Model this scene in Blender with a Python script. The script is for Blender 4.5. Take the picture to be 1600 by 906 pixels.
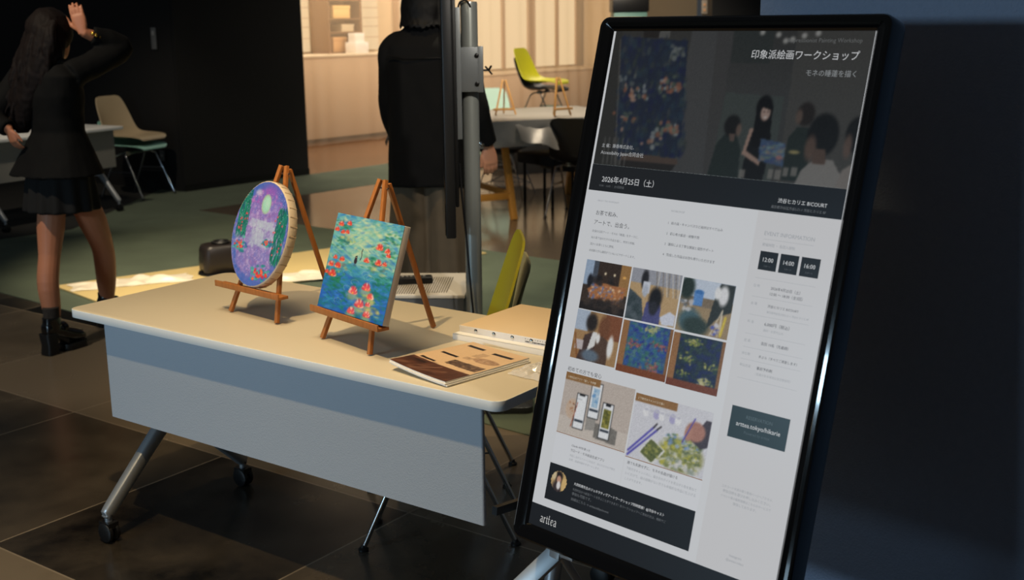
import bpy, bmesh, math, random
import numpy as np
from mathutils import Vector, Matrix, noise

for o in list(bpy.data.objects): bpy.data.objects.remove(o)
SC = bpy.context.scene
COL = SC.collection
random.seed(7)
PI = math.pi

# ------------------------------------------------------------------ camera
F_PX, PITCH, ROLL, CAM_H = 1841.07, math.radians(12.949), math.radians(-0.687), 1.5832
fw = Vector((0, math.cos(PITCH), -math.sin(PITCH)))
rt0 = Vector((1, 0, 0)); up0 = rt0.cross(fw)
rt = math.cos(ROLL)*rt0 + math.sin(ROLL)*up0
upv = -math.sin(ROLL)*rt0 + math.cos(ROLL)*up0
cam_d = bpy.data.cameras.new('camera'); cam = bpy.data.objects.new('camera', cam_d); COL.objects.link(cam)
M = Matrix((rt, upv, -fw)).transposed().to_4x4(); M.translation = (0, 0, CAM_H)
cam.matrix_world = M
cam_d.sensor_width = 36; cam_d.lens = F_PX/1600*36
cam_d.clip_end = 100
cam_d.dof.use_dof = True; cam_d.dof.focus_distance = 2.95; cam_d.dof.aperture_fstop = 5.0
SC.camera = cam

# ------------------------------------------------------------------ look, world, lights
vs = SC.view_settings
SC.display_settings.display_device = 'sRGB'
vs.view_transform = 'Standard'; vs.look = 'None'; vs.gamma = 1; vs.use_curve_mapping = False
vs.exposure = 0.0
world = bpy.data.worlds.new('world'); SC.world = world; world.use_nodes = True
bg = world.node_tree.nodes['Background']
bg.inputs[0].default_value = (0.88, 0.94, 1.0, 1); bg.inputs[1].default_value = 0.042

def aim(o, target):
    d = Vector(target) - o.location
    o.rotation_euler = d.to_track_quat('-Z', 'Y').to_euler()
def spot(name, loc, target, power, color, angle, blend=0.4, radius=0.04):
    l = bpy.data.lights.new(name, 'SPOT'); l.energy = power; l.color = color
    l.spot_size = math.radians(angle); l.spot_blend = blend; l.shadow_soft_size = radius
    o = bpy.data.objects.new(name, l); COL.objects.link(o); o.location = loc; aim(o, target); return o
def area(name, loc, target, power, color, sx, sy):
    l = bpy.data.lights.new(name, 'AREA'); l.shape = 'RECTANGLE'; l.size = sx; l.size_y = sy
    l.energy = power; l.color = color
    o = bpy.data.objects.new(name, l); COL.objects.link(o); o.location = loc; aim(o, target); return o
WARM = (1.0, 0.72, 0.37); COOL = (0.55, 0.80, 1.0)
spot('ceiling_spot_table', (-1.08, 2.06, 3.42), (-0.50, 3.10, 0.72), 225, WARM, 62, 0.6, 0.03)
spot('ceiling_spot_soft', (-0.85, 2.85, 3.6), (-0.68, 3.15, 0.7), 165, (1.0, 0.82, 0.56), 47, 0.35, 0.5)
spot('ceiling_spot_mat', (-2.0, 6.0, 3.6), (-1.5, 7.7, 0.0), 640, (1.0, 0.82, 0.56), 56, 0.6, 0.04)
spot('ceiling_spot_woman', (-3.0, 4.2, 3.4), (-2.3, 5.7, 0.8), 210, (1.0, 0.82, 0.6), 50, 0.6, 0.05)
spot('ceiling_spot_carpet', (0.3, 6.4, 3.6), (0.2, 6.6, 0.0), 270, (1.0, 0.88, 0.66), 80, 0.8, 0.05)
spot('pole_fill', (0.9, 1.9, 3.4), (-0.10, 5.2, 1.0), 380, (1.0, 0.92, 0.8), 34, 0.6, 0.06)  # added unseen spot that brightens the pole and its bracket
spot('ceiling_spot_stand', (-0.9, 4.6, 3.6), (-0.35, 5.2, 0.3), 120, WARM, 60, 0.7, 0.05)
spot('ceiling_spot_craft_table', (0.4, 9.2, 3.8), (0.5, 11.2, 0.7), 760, (1.0, 0.86, 0.68), 70, 0.7, 0.06)
spot('ceiling_spot_side_table', (-3.6, 8.2, 3.6), (-3.6, 10.2, 0.7), 200, (1.0, 0.85, 0.65), 50, 0.7, 0.06)
area('window_light', (-4.2, 0.1, 1.80), (0.3, 2.6, 1.4), 72, COOL, 1.5, 0.30)
area('low_cool_fill', (-4.2, 0.1, 0.42), (0.3, 2.6, 0.5), 12, COOL, 1.5, 0.5)  # added low cool fill, lifts the foot of the navy wall
area('back_room_light', (1.5, 15.2, 3.6), (0.6, 17.6, 0.6), 330, (1.0, 0.86, 0.68), 4.0, 2.0)
area('shelf_fill', (-2.62, 15.75, 3.3), (-2.75, 16.0, 0.5), 60, (1.0, 0.86, 0.66), 2.6, 0.4)  # added unseen area light so the shelves show through the curtain
area('back_room_light_left', (-2.3, 14.0, 3.7), (-2.6, 16.2, 0.6), 70, (1.0, 0.86, 0.68), 2.0, 1.5)

# ------------------------------------------------------------------ helpers
def s2l(c):
    c = c/255.0
    return c/12.92 if c <= 0.04045 else ((c+0.055)/1.055)**2.4
def rgb(r, g, b): return (s2l(r), s2l(g), s2l(b), 1)

def mat(name, color, rough=0.5, metal=0.0, var=0.0, vscale=8.0, bump=0.0, bscale=60.0, coat=0.0, spec=0.5, trans=0.0, sheen=0.0, ior=1.45):
    m = bpy.data.materials.new(name); m.use_nodes = True
    nt = m.node_tree; b = nt.nodes['Principled BSDF']
    b.inputs['Base Color'].default_value = color; b.inputs['Roughness'].default_value = rough
    b.inputs['Metallic'].default_value = metal; b.inputs['Coat Weight'].default_value = coat
    b.inputs['Specular IOR Level'].default_value = spec
    b.inputs['Transmission Weight'].default_value = trans; b.inputs['IOR'].default_value = ior
    b.inputs['Sheen Weight'].default_value = sheen
    tc = nt.nodes.new('ShaderNodeTexCoord')
    nz = nt.nodes.new('ShaderNodeTexNoise'); nz.inputs['Scale'].default_value = vscale; nz.inputs['Detail'].default_value = 5
    nt.links.new(tc.outputs['Object'], nz.inputs['Vector'])
    if var > 0:
        mx = nt.nodes.new('ShaderNodeMix'); mx.data_type = 'RGBA'
        c2 = tuple(min(1, x*(1+var)) for x in color[:3]) + (1,); c1 = tuple(x*(1-var) for x in color[:3]) + (1,)
        mx.inputs[6].default_value = c1; mx.inputs[7].default_value = c2
        nt.links.new(nz.outputs['Fac'], mx.inputs[0]); nt.links.new(mx.outputs[2], b.inputs['Base Color'])
    if bump > 0:
        n2 = nt.nodes.new('ShaderNodeTexNoise'); n2.inputs['Scale'].default_value = bscale; n2.inputs['Detail'].default_value = 4
        nt.links.new(tc.outputs['Object'], n2.inputs['Vector'])
        bp = nt.nodes.new('ShaderNodeBump'); bp.inputs['Strength'].default_value = bump; bp.inputs['Distance'].default_value = 0.01
        nt.links.new(n2.outputs['Fac'], bp.inputs['Height']); nt.links.new(bp.outputs['Normal'], b.inputs['Normal'])
    return m

def wood(name, c1, c2, scale=30):
    m = mat(name, c1, 0.45)
    nt = m.node_tree; b = nt.nodes['Principled BSDF']
    tc = nt.nodes.new('ShaderNodeTexCoord'); mp = nt.nodes.new('ShaderNodeMapping')
    mp.inputs['Scale'].default_value = (4, 4, 0.4)
    nz = nt.nodes.new('ShaderNodeTexNoise'); nz.inputs['Scale'].default_value = scale; nz.inputs['Detail'].default_value = 6
    mx = nt.nodes.new('ShaderNodeMix'); mx.data_type = 'RGBA'; mx.inputs[6].default_value = c1; mx.inputs[7].default_value = c2
    nt.links.new(tc.outputs['Object'], mp.inputs['Vector']); nt.links.new(mp.outputs['Vector'], nz.inputs['Vector'])
    nt.links.new(nz.outputs['Fac'], mx.inputs[0]); nt.links.new(mx.outputs[2], b.inputs['Base Color'])
    return m

def attr_mat(name, emit=0.0, rough=0.5, spec=0.5):
    m = bpy.data.materials.new(name); m.use_nodes = True
    nt = m.node_tree; b = nt.nodes['Principled BSDF']
    a = nt.nodes.new('ShaderNodeAttribute'); a.attribute_name = 'Col'
    b.inputs['Roughness'].default_value = rough; b.inputs['Specular IOR Level'].default_value = spec
    if emit > 0:
        b.inputs['Base Color'].default_value = (0.004, 0.004, 0.005, 1)
        nt.links.new(a.outputs['Color'], b.inputs['Emission Color']); b.inputs['Emission Strength'].default_value = emit
    else:
        nt.links.new(a.outputs['Color'], b.inputs['Base Color'])
    return m

def emit_mat(name, color, strength, rough=0.08, spec=0.5):
    m = mat(name, (0.004, 0.004, 0.005, 1), rough, spec=spec)
    b = m.node_tree.nodes['Principled BSDF']
    b.inputs['Emission Color'].default_value = color; b.inputs['Emission Strength'].default_value = strength
    return m

class MB:
    def __init__(s): s.v = []; s.f = []; s.mi = []
    def add(s, vs, fs, mi=0):
        k = len(s.v); s.v += [Vector(p) for p in vs]
        s.f += [[i+k for i in f] for f in fs]; s.mi += [mi]*len(fs); return s
    def box(s, c, d, rot=None, mi=0):
        R = rot or Matrix.Identity(3); c = Vector(c); hx, hy, hz = d[0]/2, d[1]/2, d[2]/2
        vs = [c + R @ Vector((x, y, z)) for x in (-hx, hx) for y in (-hy, hy) for z in (-hz, hz)]
        return s.add(vs, [(0,1,3,2),(4,6,7,5),(0,4,5,1),(2,3,7,6),(0,2,6,4),(1,5,7,3)], mi)
    def bar(s, a, b, w, h, side=(0,0,1), mi=0):
        a, b = Vector(a), Vector(b); d = b-a; L = d.length; d.normalize()
        x = d.cross(Vector(side)); x.normalize(); y = x.cross(d)
        R = Matrix((x, d, y)).transposed()
        return s.box((a+b)/2, (w, L, h), R, mi)
    def prism(s, pts, z0, z1, mi=0, top=None):
        n = len(pts); vs = [(p[0], p[1], z0) for p in pts] + [(p[0], p[1], z1) for p in pts]
        fs = [list(range(n))[::-1]] + [[i, (i+1) % n, n+(i+1) % n, n+i] for i in range(n)]
        s.add(vs, fs, mi); k = len(s.v) - 2*n
        s.f.append([k+n+i for i in range(n)]); s.mi.append(mi if top is None else top); return s
    def loft(s, rings, caps=True, mi=0, closed=True):
        n = len(rings[0]); vs = [p for r in rings for p in r]; fs = []
        for i in range(len(rings)-1):
            for j in range(n if closed else n-1):
                fs.append([i*n+j, i*n+(j+1) % n, (i+1)*n+(j+1) % n, (i+1)*n+j])
        if caps and closed:
            fs.append(list(range(n))[::-1]); fs.append([(len(rings)-1)*n+j for j in range(n)])
        return s.add(vs, fs, mi)
    def tube(s, pts, r, seg=10, mi=0, flat=1.0, ref=None, round_end=False):
        pts = [Vector(p) for p in pts]; n = len(pts)
        rr = r if isinstance(r, (list, tuple)) else [r]*n
        rr = list(rr)
        if round_end:
            d0 = (pts[0]-pts[1]).normalized(); d1 = (pts[-1]-pts[-2]).normalized()
            p0, p1, r0, r1 = pts[0], pts[-1], rr[0], rr[-1]
            pts = [p0+d0*r0*0.95, p0+d0*r0*0.6] + pts + [p1+d1*r1*0.6, p1+d1*r1*0.95]
            rr = [r0*0.3, r0*0.8] + rr + [r1*0.8, r1*0.3]; n = len(pts)
        rings = []; prev = None
        for i in range(n):
            t = (pts[min(i+1, n-1)] - pts[max(i-1, 0)])
            if t.length < 1e-9: t = Vector((0, 0, 1))
            t.normalize()
            if prev is None:
                a = Vector(ref) if ref else (Vector((0, 0, 1)) if abs(t.z) < 0.9 else Vector((1, 0, 0)))
            else: a = prev
            x = (a - t*a.dot(t)); x.normalize(); y = t.cross(x); prev = x
            rings.append([pts[i] + x*(rr[i]*math.cos(2*PI*j/seg)) + y*(rr[i]*flat*math.sin(2*PI*j/seg)) for j in range(seg)])
        return s.loft(rings, True, mi)
    def ell(s, c, rx, ry, rz, rot=None, seg=16, rings=10, mi=0):
        R = rot or Matrix.Identity(3); c = Vector(c); rs = []
        for i in range(rings+1):
            th = PI*(0.02+0.96*i/rings)
            rs.append([c + R @ Vector((rx*math.sin(th)*math.cos(2*PI*j/seg), ry*math.sin(th)*math.sin(2*PI*j/seg), -rz*math.cos(th))) for j in range(seg)])
        return s.loft(rs, True, mi)
    def lathe(s, c, prof, seg=24, mi=0, axis=None):
        c = Vector(c); R = axis or Matrix.Identity(3)
        return s.loft([[c + R @ Vector((r*math.cos(2*PI*j/seg), r*math.sin(2*PI*j/seg), z)) for j in range(seg)] for r, z in prof], True, mi)
    def xform(s, Mx): s.v = [Mx @ p for p in s.v]; return s

def build(name, mb, mats, parent=None, smooth=True, bevel=0.0, bseg=2, world=False, angle=40, solid=0.0, link=True):
    me = bpy.data.meshes.new(name)
    vs = mb.v
    if world and parent is not None:
        inv = parent_matrix(parent).inverted(); vs = [inv @ p for p in vs]
    me.from_pydata([tuple(p) for p in vs], [], mb.f)
    if not isinstance(mats, (list, tuple)): mats = [mats]
    for m in mats: me.materials.append(m)
    me.polygons.foreach_set('material_index', mb.mi)
    bm = bmesh.new(); bm.from_mesh(me)
    if solid: bmesh.ops.solidify(bm, geom=bm.faces[:], thickness=solid)
    bmesh.ops.recalc_face_normals(bm, faces=bm.faces[:])
    if bevel > 0:
        ed = [e for e in bm.edges if len(e.link_faces) == 2 and e.calc_face_angle(0) > math.radians(30)]
        bmesh.ops.bevel(bm, geom=ed, offset=bevel, segments=bseg, profile=0.5, affect='EDGES', clamp_overlap=True)
    bm.to_mesh(me); bm.free()
    if smooth:
        me.polygons.foreach_set('use_smooth', [True]*len(me.polygons))
        me.set_sharp_from_angle(angle=math.radians(angle))
    me.update()
    o = bpy.data.objects.new(name, me)
    if link: COL.objects.link(o)
    if parent is not None: o.parent = parent
    return o

MATS_W = {}
def parent_matrix(p):
    m = Matrix.LocRotScale(p.location, p.rotation_euler, p.scale)
    return parent_matrix(p.parent) @ m if p.parent else m
def tag(o, label, cat, group=None, kind=None):
    if label: o['label'] = label
    if cat: o['category'] = cat
    if group: o['group'] = group
    if kind: o['kind'] = kind
    return o
def thing(name, label, cat, loc=(0, 0, 0), rotz=0.0, group=None):
    o = bpy.data.objects.new(name, None); COL.objects.link(o); o.empty_display_size = 0.1
    o.location = loc; o.rotation_euler = (0, 0, rotz)
    return tag(o, label, cat, group)
def struct(o): o['kind'] = 'structure'; return o
def copy_tree(o, parent=None):
    c = o.copy(); COL.objects.link(c); c.parent = parent
    for ch in list(o.children): copy_tree(ch, c)
    return c

def remesh(mb, voxel, smooth_it=4, wr=0.0, wscale=9.0):
    me = bpy.data.meshes.new('tmp'); me.from_pydata([tuple(p) for p in mb.v], [], mb.f)
    bm = bmesh.new(); bm.from_mesh(me); bmesh.ops.recalc_face_normals(bm, faces=bm.faces[:]); bm.to_mesh(me); bm.free()
    o = bpy.data.objects.new('tmp', me); COL.objects.link(o)
    r = o.modifiers.new('r', 'REMESH'); r.mode = 'VOXEL'; r.voxel_size = voxel
    s = o.modifiers.new('s', 'SMOOTH'); s.iterations = smooth_it; s.factor = 0.5
    dg = bpy.context.evaluated_depsgraph_get(); dg.update()
    ev = o.evaluated_get(dg); m2 = ev.to_mesh()
    out = MB()
    nv = len(m2.vertices); co = np.empty(nv*3); m2.vertices.foreach_get('co', co); co = co.reshape(-1, 3)
    if wr:
        no = np.empty(nv*3); m2.vertices.foreach_get('normal', no); no = no.reshape(-1, 3)
        d = np.array([noise.noise(Vector((c[0]*wscale, c[1]*wscale, c[2]*wscale*0.45))) + 0.5*noise.noise(Vector((c[0]*wscale*2.2, c[1]*wscale*2.2, c[2]*wscale*1.6))) for c in co])
        co = co + no*(d*wr)[:, None]
    out.v = [Vector(c) for c in co]
    out.f = [list(p.vertices) for p in m2.polygons]; out.mi = [0]*len(out.f)
    ev.to_mesh_clear(); bpy.data.objects.remove(o); bpy.data.meshes.remove(me)
    return out

def ring(c, ax, ay, rx, ry, n=20, p=2.0):
    c, ax, ay = Vector(c), Vector(ax), Vector(ay); out = []
    for j in range(n):
        t = 2*PI*j/n; a, b = math.cos(t), math.sin(t)
        out.append(c + ax*(rx*math.copysign(abs(a)**(2/p), a)) + ay*(ry*math.copysign(abs(b)**(2/p), b)))
    return out
def smooth_path(pts, n=6):
    pts = [Vector(p) for p in pts]; out = []
    for i in range(len(pts)-1):
        p0 = pts[max(i-1, 0)]; p1 = pts[i]; p2 = pts[i+1]; p3 = pts[min(i+2, len(pts)-1)]
        for k in range(n):
            t = k/n
            out.append(0.5*((2*p1) + (p2-p0)*t + (2*p0-5*p1+4*p2-p3)*t*t + (3*p1-p0-3*p2+p3)*t**3))
    out.append(pts[-1]); return out

# ------------------------------------------------------------------ painted pictures (coloured grids)
class Pic:
    """a painted picture: colours on a fine grid, x to the right, y up, in millimetres"""
    def __init__(s, w, h, res, base=(255, 255, 255)):
        s.w, s.h = w, h; s.nx = int(round(w/res))+1; s.ny = int(round(h/res))+1
        s.x = np.linspace(0, w, s.nx); s.y = np.linspace(0, h, s.ny)
        s.X, s.Y = np.meshgrid(s.x, s.y); s.C = np.empty((s.ny, s.nx, 3)); s.C[:] = base
        s.rng = np.random.RandomState(3)
    def _blend(s, sl, a, color):
        c = s.C[sl]; c += a[..., None]*(np.array(color, float)-c)
    def _win(s, x0, x1, y0, y1):
        i0 = max(0, np.searchsorted(s.x, x0)-1); i1 = min(s.nx, np.searchsorted(s.x, x1)+1)
        j0 = max(0, np.searchsorted(s.y, y0)-1); j1 = min(s.ny, np.searchsorted(s.y, y1)+1)
        return (slice(j0, j1), slice(i0, i1))
    def ell(s, cx, cy, rx, ry, color, a=1.0, soft=0.25, rot=0.0):
        R = max(rx, ry)*(1+soft)+2; sl = s._win(cx-R, cx+R, cy-R, cy+R)
        x = s.X[sl]-cx; y = s.Y[sl]-cy
        if x.size == 0: return
        c, q = math.cos(rot), math.sin(rot); u = (x*c+y*q)/rx; v = (-x*q+y*c)/ry
        d = np.sqrt(u*u+v*v); s._blend(sl, a*np.clip((1+soft-d)/(2*soft+1e-6), 0, 1), color)
    def rect(s, x0, y0, x1, y1, color, a=1.0):
        sl = s._win(x0, x1, y0, y1); x, y = s.X[sl], s.Y[sl]
        s._blend(sl, a*((x >= x0) & (x <= x1) & (y >= y0) & (y <= y1)), color)
    def poly(s, pts, color, a=1.0):
        xs = [p[0] for p in pts]; ys = [p[1] for p in pts]; sl = s._win(min(xs), max(xs), min(ys), max(ys))
        x, y = s.X[sl], s.Y[sl]; ins = np.zeros(x.shape, bool); n = len(pts)
        for i in range(n):
            (x1, y1), (x2, y2) = pts[i], pts[(i+1) % n]
            if y1 == y2: continue
            ins ^= ((y1 > y) != (y2 > y)) & (x < (x2-x1)*(y-y1)/(y2-y1)+x1)
        s._blend(sl, a*ins, color)
    def line(s, x0, y0, x1, y1, w, color, a=1.0):
        sl = s._win(min(x0, x1)-w, max(x0, x1)+w, min(y0, y1)-w, max(y0, y1)+w); x, y = s.X[sl], s.Y[sl]
        if x.size == 0: return
        dx, dy = x1-x0, y1-y0; L = dx*dx+dy*dy+1e-9
        t = np.clip(((x-x0)*dx+(y-y0)*dy)/L, 0, 1); d = np.hypot(x-x0-t*dx, y-y0-t*dy)
        s._blend(sl, a*np.clip((w-d)/(w*0.5), 0, 1), color)
    def grad(s, stops):
        t = s.Y/s.h
        for k in range(3): s.C[..., k] = np.interp(t, [q[0] for q in stops], [q[1][k] for q in stops])
    def blur(s, k):
        for _ in range(k):
            P = np.pad(s.C, ((1, 1), (1, 1), (0, 0)), 'edge'); s.C = (P[:-2, 1:-1]+P[2:, 1:-1]+P[1:-1, :-2]+P[1:-1, 2:]+2*s.C)/6
    def grain(s, amt): s.C += s.rng.randn(s.ny, s.nx, 1)*amt
    def obj(s, name, m, parent, fn, keep=None):
        """fn(x_mm, y_mm) -> position in the parent's space, vectorised to (...,3)"""
        P = fn(s.X, s.Y).reshape(-1, 3)
        idx = np.arange(s.nx*s.ny).reshape(s.ny, s.nx)
        q = np.stack([idx[:-1, :-1], idx[:-1, 1:], idx[1:, 1:], idx[1:, :-1]], -1).reshape(-1, 4)
        if keep is not None:
            kv = keep(s.X, s.Y).reshape(-1); q = q[kv[q].all(1)]
        me = bpy.data.meshes.new(name); me.vertices.add(len(P)); me.vertices.foreach_set('co', P.ravel())
        me.loops.add(q.size); me.loops.foreach_set('vertex_index', q.ravel().astype(np.int32))
        me.polygons.add(len(q)); me.polygons.foreach_set('loop_start', np.arange(0, q.size, 4, dtype=np.int32))
        me.update(calc_edges=True)
        at = me.color_attributes.new('Col', 'FLOAT_COLOR', 'POINT')
        c = np.clip(s.C, 0, 255)/255.0; c = np.where(c <= 0.04045, c/12.92, ((c+0.055)/1.055)**2.4)
        at.data.foreach_set('color', np.concatenate([c.reshape(-1, 3), np.ones((len(P), 1))], 1).ravel().astype(np.float32))
        me.materials.append(m); me.polygons.foreach_set('use_smooth', [True]*len(q)); me.validate(); me.update()
        o = bpy.data.objects.new(name, me); COL.objects.link(o); o.parent = parent; return o

# ------------------------------------------------------------------ materials
M_top = mat('laminate_cream', rgb(212, 200, 176), 0.42, var=0.03, vscale=3)
M_edge = mat('white_edge', rgb(226, 228, 228), 0.4)
M_panel = mat('grey_mesh_panel', rgb(174, 180, 188), 0.7, bump=0.15, bscale=260)
M_alu = mat('painted_aluminium', rgb(168, 172, 176), 0.38, metal=0.65, var=0.05)
M_chrome = mat('chrome', rgb(200, 202, 204), 0.12, metal=1.0)
M_blackplastic = mat('black_plastic', rgb(18, 18, 19), 0.42, var=0.1)
M_gloss = mat('gloss_black', rgb(5, 5, 6), 0.09, coat=0.4)
M_darkmetal = mat('dark_metal', rgb(52, 54, 56), 0.35, metal=0.5, var=0.06)
M_easel = wood('easel_wood', rgb(190, 122, 62), rgb(146, 86, 40))
M_paleeasel = wood('pale_easel_wood', rgb(214, 164, 96), rgb(184, 132, 70))
M_trestle = wood('trestle_wood', rgb(206, 148, 66), rgb(176, 118, 46))
M_skin = mat('skin', rgb(184, 128, 98), 0.5, var=0.05, vscale=20)
M_skin2 = mat('skin_tan', rgb(186, 122, 90), 0.5, var=0.05, vscale=20)
M_suit = mat('black_suit', rgb(6, 6, 6), 0.85, var=0.15, vscale=30, spec=0.25)
M_skirt = mat('black_skirt', rgb(11, 11, 11), 0.85, var=0.15, vscale=20)
M_jacket = mat('black_jacket', rgb(6, 6, 7), 0.85, var=0.15, vscale=25, spec=0.25)
M_trouser = mat('dark_brown_trousers', rgb(88, 76, 60), 0.85, var=0.2, vscale=14)
M_hairbrown = mat('dark_brown_hair', rgb(19, 12, 10), 0.7, var=0.45, vscale=30, spec=0.2)
M_hairblack = mat('black_hair', rgb(9, 8, 8), 0.6, var=0.3, vscale=50, spec=0.25)
M_patent = mat('patent_leather', rgb(8, 8, 9), 0.12, coat=0.6)
M_gold = mat('gold_buttons', rgb(212, 164, 70), 0.25, metal=1.0)
M_sock = mat('patterned_sock', rgb(46, 40, 36), 0.9, var=0.9, vscale=90)
M_paper = mat('white_paper', rgb(236, 234, 230), 0.6, var=0.02)
M_silver = mat('silver_sheet', rgb(176, 172, 164), 0.42, metal=0.4, var=0.12, vscale=5, bump=0.25, bscale=9)
M_shell_green = mat('olive_green_shell', rgb(146, 142, 34), 0.4, var=0.04)
M_shell_cream = mat('stone_shell', rgb(190, 172, 142), 0.45, var=0.04)
M_shell_pale = mat('pale_olive_shell', rgb(150, 146, 112), 0.45, var=0.04)
M_shell_teal = mat('teal_shell', rgb(150, 204, 192), 0.42, var=0.04)
M_shell_mint = mat('mint_shell', rgb(204, 238, 222), 0.42, var=0.04)
M_shell_black = mat('black_shell', rgb(14, 14, 15), 0.4, var=0.08)
M_black_wall = mat('black_wall', rgb(15, 15, 16), 0.75, var=0.1, vscale=3)
M_navy = mat('navy_textured_wall', rgb(124, 137, 160), 0.6, var=0.08, vscale=60, bump=0.35, bscale=170)
M_beige_wall = mat('beige_wall', rgb(206, 182, 148), 0.8, var=0.03)
M_mat = mat('cardboard_mat', rgb(206, 184, 128), 0.75, var=0.05, vscale=3)

# ------------------------------------------------------------------ floor
TA = -0.626
E = Vector((math.cos(TA), math.sin(TA), 0)); N = Vector((-math.sin(TA), math.cos(TA), 0))

def floor_mat():
    m = bpy.data.materials.new('dark_polished_tile'); m.use_nodes = True
    nt = m.node_tree; L = nt.links; b = nt.nodes['Principled BSDF']
    geo = nt.nodes.new('ShaderNodeNewGeometry')
    def dot(v, off):
        d = nt.nodes.new('ShaderNodeVectorMath'); d.operation = 'DOT_PRODUCT'; d.inputs[1].default_value = v
        L.new(geo.outputs['Position'], d.inputs[0])
        a = nt.nodes.new('ShaderNodeMath'); a.operation = 'ADD'; a.inputs[1].default_value = off; L.new(d.outputs['Value'], a.inputs[0])
        q = nt.nodes.new('ShaderNodeMath'); q.operation = 'DIVIDE'; q.inputs[1].default_value = 0.92; L.new(a.outputs[0], q.inputs[0]); return q
    def seam(q):
        f = nt.nodes.new('ShaderNodeMath'); f.operation = 'FRACT'; L.new(q.outputs[0], f.inputs[0])
        l = nt.nodes.new('ShaderNodeMath'); l.operation = 'LESS_THAN'; l.inputs[1].default_value = 0.007; L.new(f.outputs[0], l.inputs[0])
        fl = nt.nodes.new('ShaderNodeMath'); fl.operation = 'FLOOR'; L.new(q.outputs[0], fl.inputs[0]); return l, fl
    s1, f1 = seam(dot(tuple(N), -2.73+9.2)); s2, f2 = seam(dot(tuple(E), 3.33+9.2))
    mxs = nt.nodes.new('ShaderNodeMath'); mxs.operation = 'MAXIMUM'; L.new(s1.outputs[0], mxs.inputs[0]); L.new(s2.outputs[0], mxs.inputs[1])
    cmb = nt.nodes.new('ShaderNodeCombineXYZ'); L.new(f1.outputs[0], cmb.inputs[0]); L.new(f2.outputs[0], cmb.inputs[1])
    wn = nt.nodes.new('ShaderNodeTexWhiteNoise'); wn.noise_dimensions = '3D'; L.new(cmb.outputs[0], wn.inputs['Vector'])
    nz = nt.nodes.new('ShaderNodeTexNoise'); nz.inputs['Scale'].default_value = 2.6; nz.inputs['Detail'].default_value = 7; nz.inputs['Roughness'].default_value = 0.65
    L.new(geo.outputs['Position'], nz.inputs['Vector'])
    ad = nt.nodes.new('ShaderNodeMath'); ad.operation = 'MULTIPLY_ADD'; ad.inputs[1].default_value = 0.55
    L.new(wn.outputs['Value'], ad.inputs[0]); 
    sb = nt.nodes.new('ShaderNodeMath'); sb.operation = 'MULTIPLY'; sb.inputs[1].default_value = 0.7; L.new(nz.outputs['Fac'], sb.inputs[0]); L.new(sb.outputs[0], ad.inputs[2])
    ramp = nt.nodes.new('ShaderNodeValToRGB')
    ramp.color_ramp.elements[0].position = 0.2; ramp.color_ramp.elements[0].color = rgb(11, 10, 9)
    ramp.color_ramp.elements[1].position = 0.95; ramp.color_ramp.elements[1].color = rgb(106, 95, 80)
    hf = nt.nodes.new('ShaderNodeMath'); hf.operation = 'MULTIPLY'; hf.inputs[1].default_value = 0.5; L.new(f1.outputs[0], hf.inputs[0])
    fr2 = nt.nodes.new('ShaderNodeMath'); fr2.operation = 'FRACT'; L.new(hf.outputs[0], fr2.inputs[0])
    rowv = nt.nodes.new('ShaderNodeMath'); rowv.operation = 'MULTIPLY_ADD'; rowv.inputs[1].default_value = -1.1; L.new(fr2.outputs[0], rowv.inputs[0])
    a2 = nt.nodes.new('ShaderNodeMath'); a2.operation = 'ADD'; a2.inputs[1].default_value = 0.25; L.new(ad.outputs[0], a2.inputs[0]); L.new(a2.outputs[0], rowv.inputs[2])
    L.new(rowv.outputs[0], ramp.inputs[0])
    mx = nt.nodes.new('ShaderNodeMix'); mx.data_type = 'RGBA'; mx.inputs[7].default_value = rgb(128, 116, 100)
    L.new(mxs.outputs[0], mx.inputs[0]); L.new(ramp.outputs[0], mx.inputs[6]); L.new(mx.outputs[2], b.inputs['Base Color'])
    mr = nt.nodes.new('ShaderNodeMapRange'); mr.inputs[3].default_value = 0.16; mr.inputs[4].default_value = 0.34
    L.new(nz.outputs['Fac'], mr.inputs[0]); L.new(mr.outputs[0], b.inputs['Roughness'])
    return m
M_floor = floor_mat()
M_carpet = mat('green_carpet', rgb(84, 95, 80), 0.95, var=0.28, vscale=3.5, bump=0.4, bscale=220)
M_darkcarpet = mat('dark_carpet', rgb(22, 22, 20), 0.95, var=0.2, vscale=3)
M_conc = mat('polished_concrete', rgb(92, 82, 72), 0.16, var=0.15, vscale=2.0)
M_woodfloor = mat('brown_wood_floor', rgb(96, 66, 44), 0.22, var=0.45, vscale=1.6)

def slab(name, pts, z, m):
    mb = MB().prism(pts, -0.06, z); return struct(build(name, mb, m, smooth=False))
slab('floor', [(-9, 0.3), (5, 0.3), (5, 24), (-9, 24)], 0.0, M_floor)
FA = Vector((-3.11, 6.98, 0)); fd = Vector((0.77, -0.64, 0)).normalized()
C0 = Vector((-2.71, 10.09, 0)); bd = Vector((0.79, -0.613, 0)).normalized(); ad_ = Vector((0.665, 0.747, 0)).normalized()
fl = FA - fd*5.5; fr = FA + fd*8.5
br_ = C0 + bd*7.5
W1 = Vector((-3.124, 11.25, 0)); W2 = Vector((-2.135, 12.45, 0)); wd = (W2-W1).normalized()
Aend = C0 + ad_*4.6; Wend = W2 + wd*2.9
DK = Vector((-3.867, 8.777, 0)); DK2 = Vector((-3.47, 9.2, 0)); DK3 = W1 + Vector((-0.84, 0.54, 0))*0.35
slab('floor', [tuple(p[:2]) for p in (fl, fr, br_, C0, Aend, Wend, W2, W1, DK3, DK2, DK, DK - (DK2-DK)*1.5)], 0.004, M_carpet)
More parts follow.
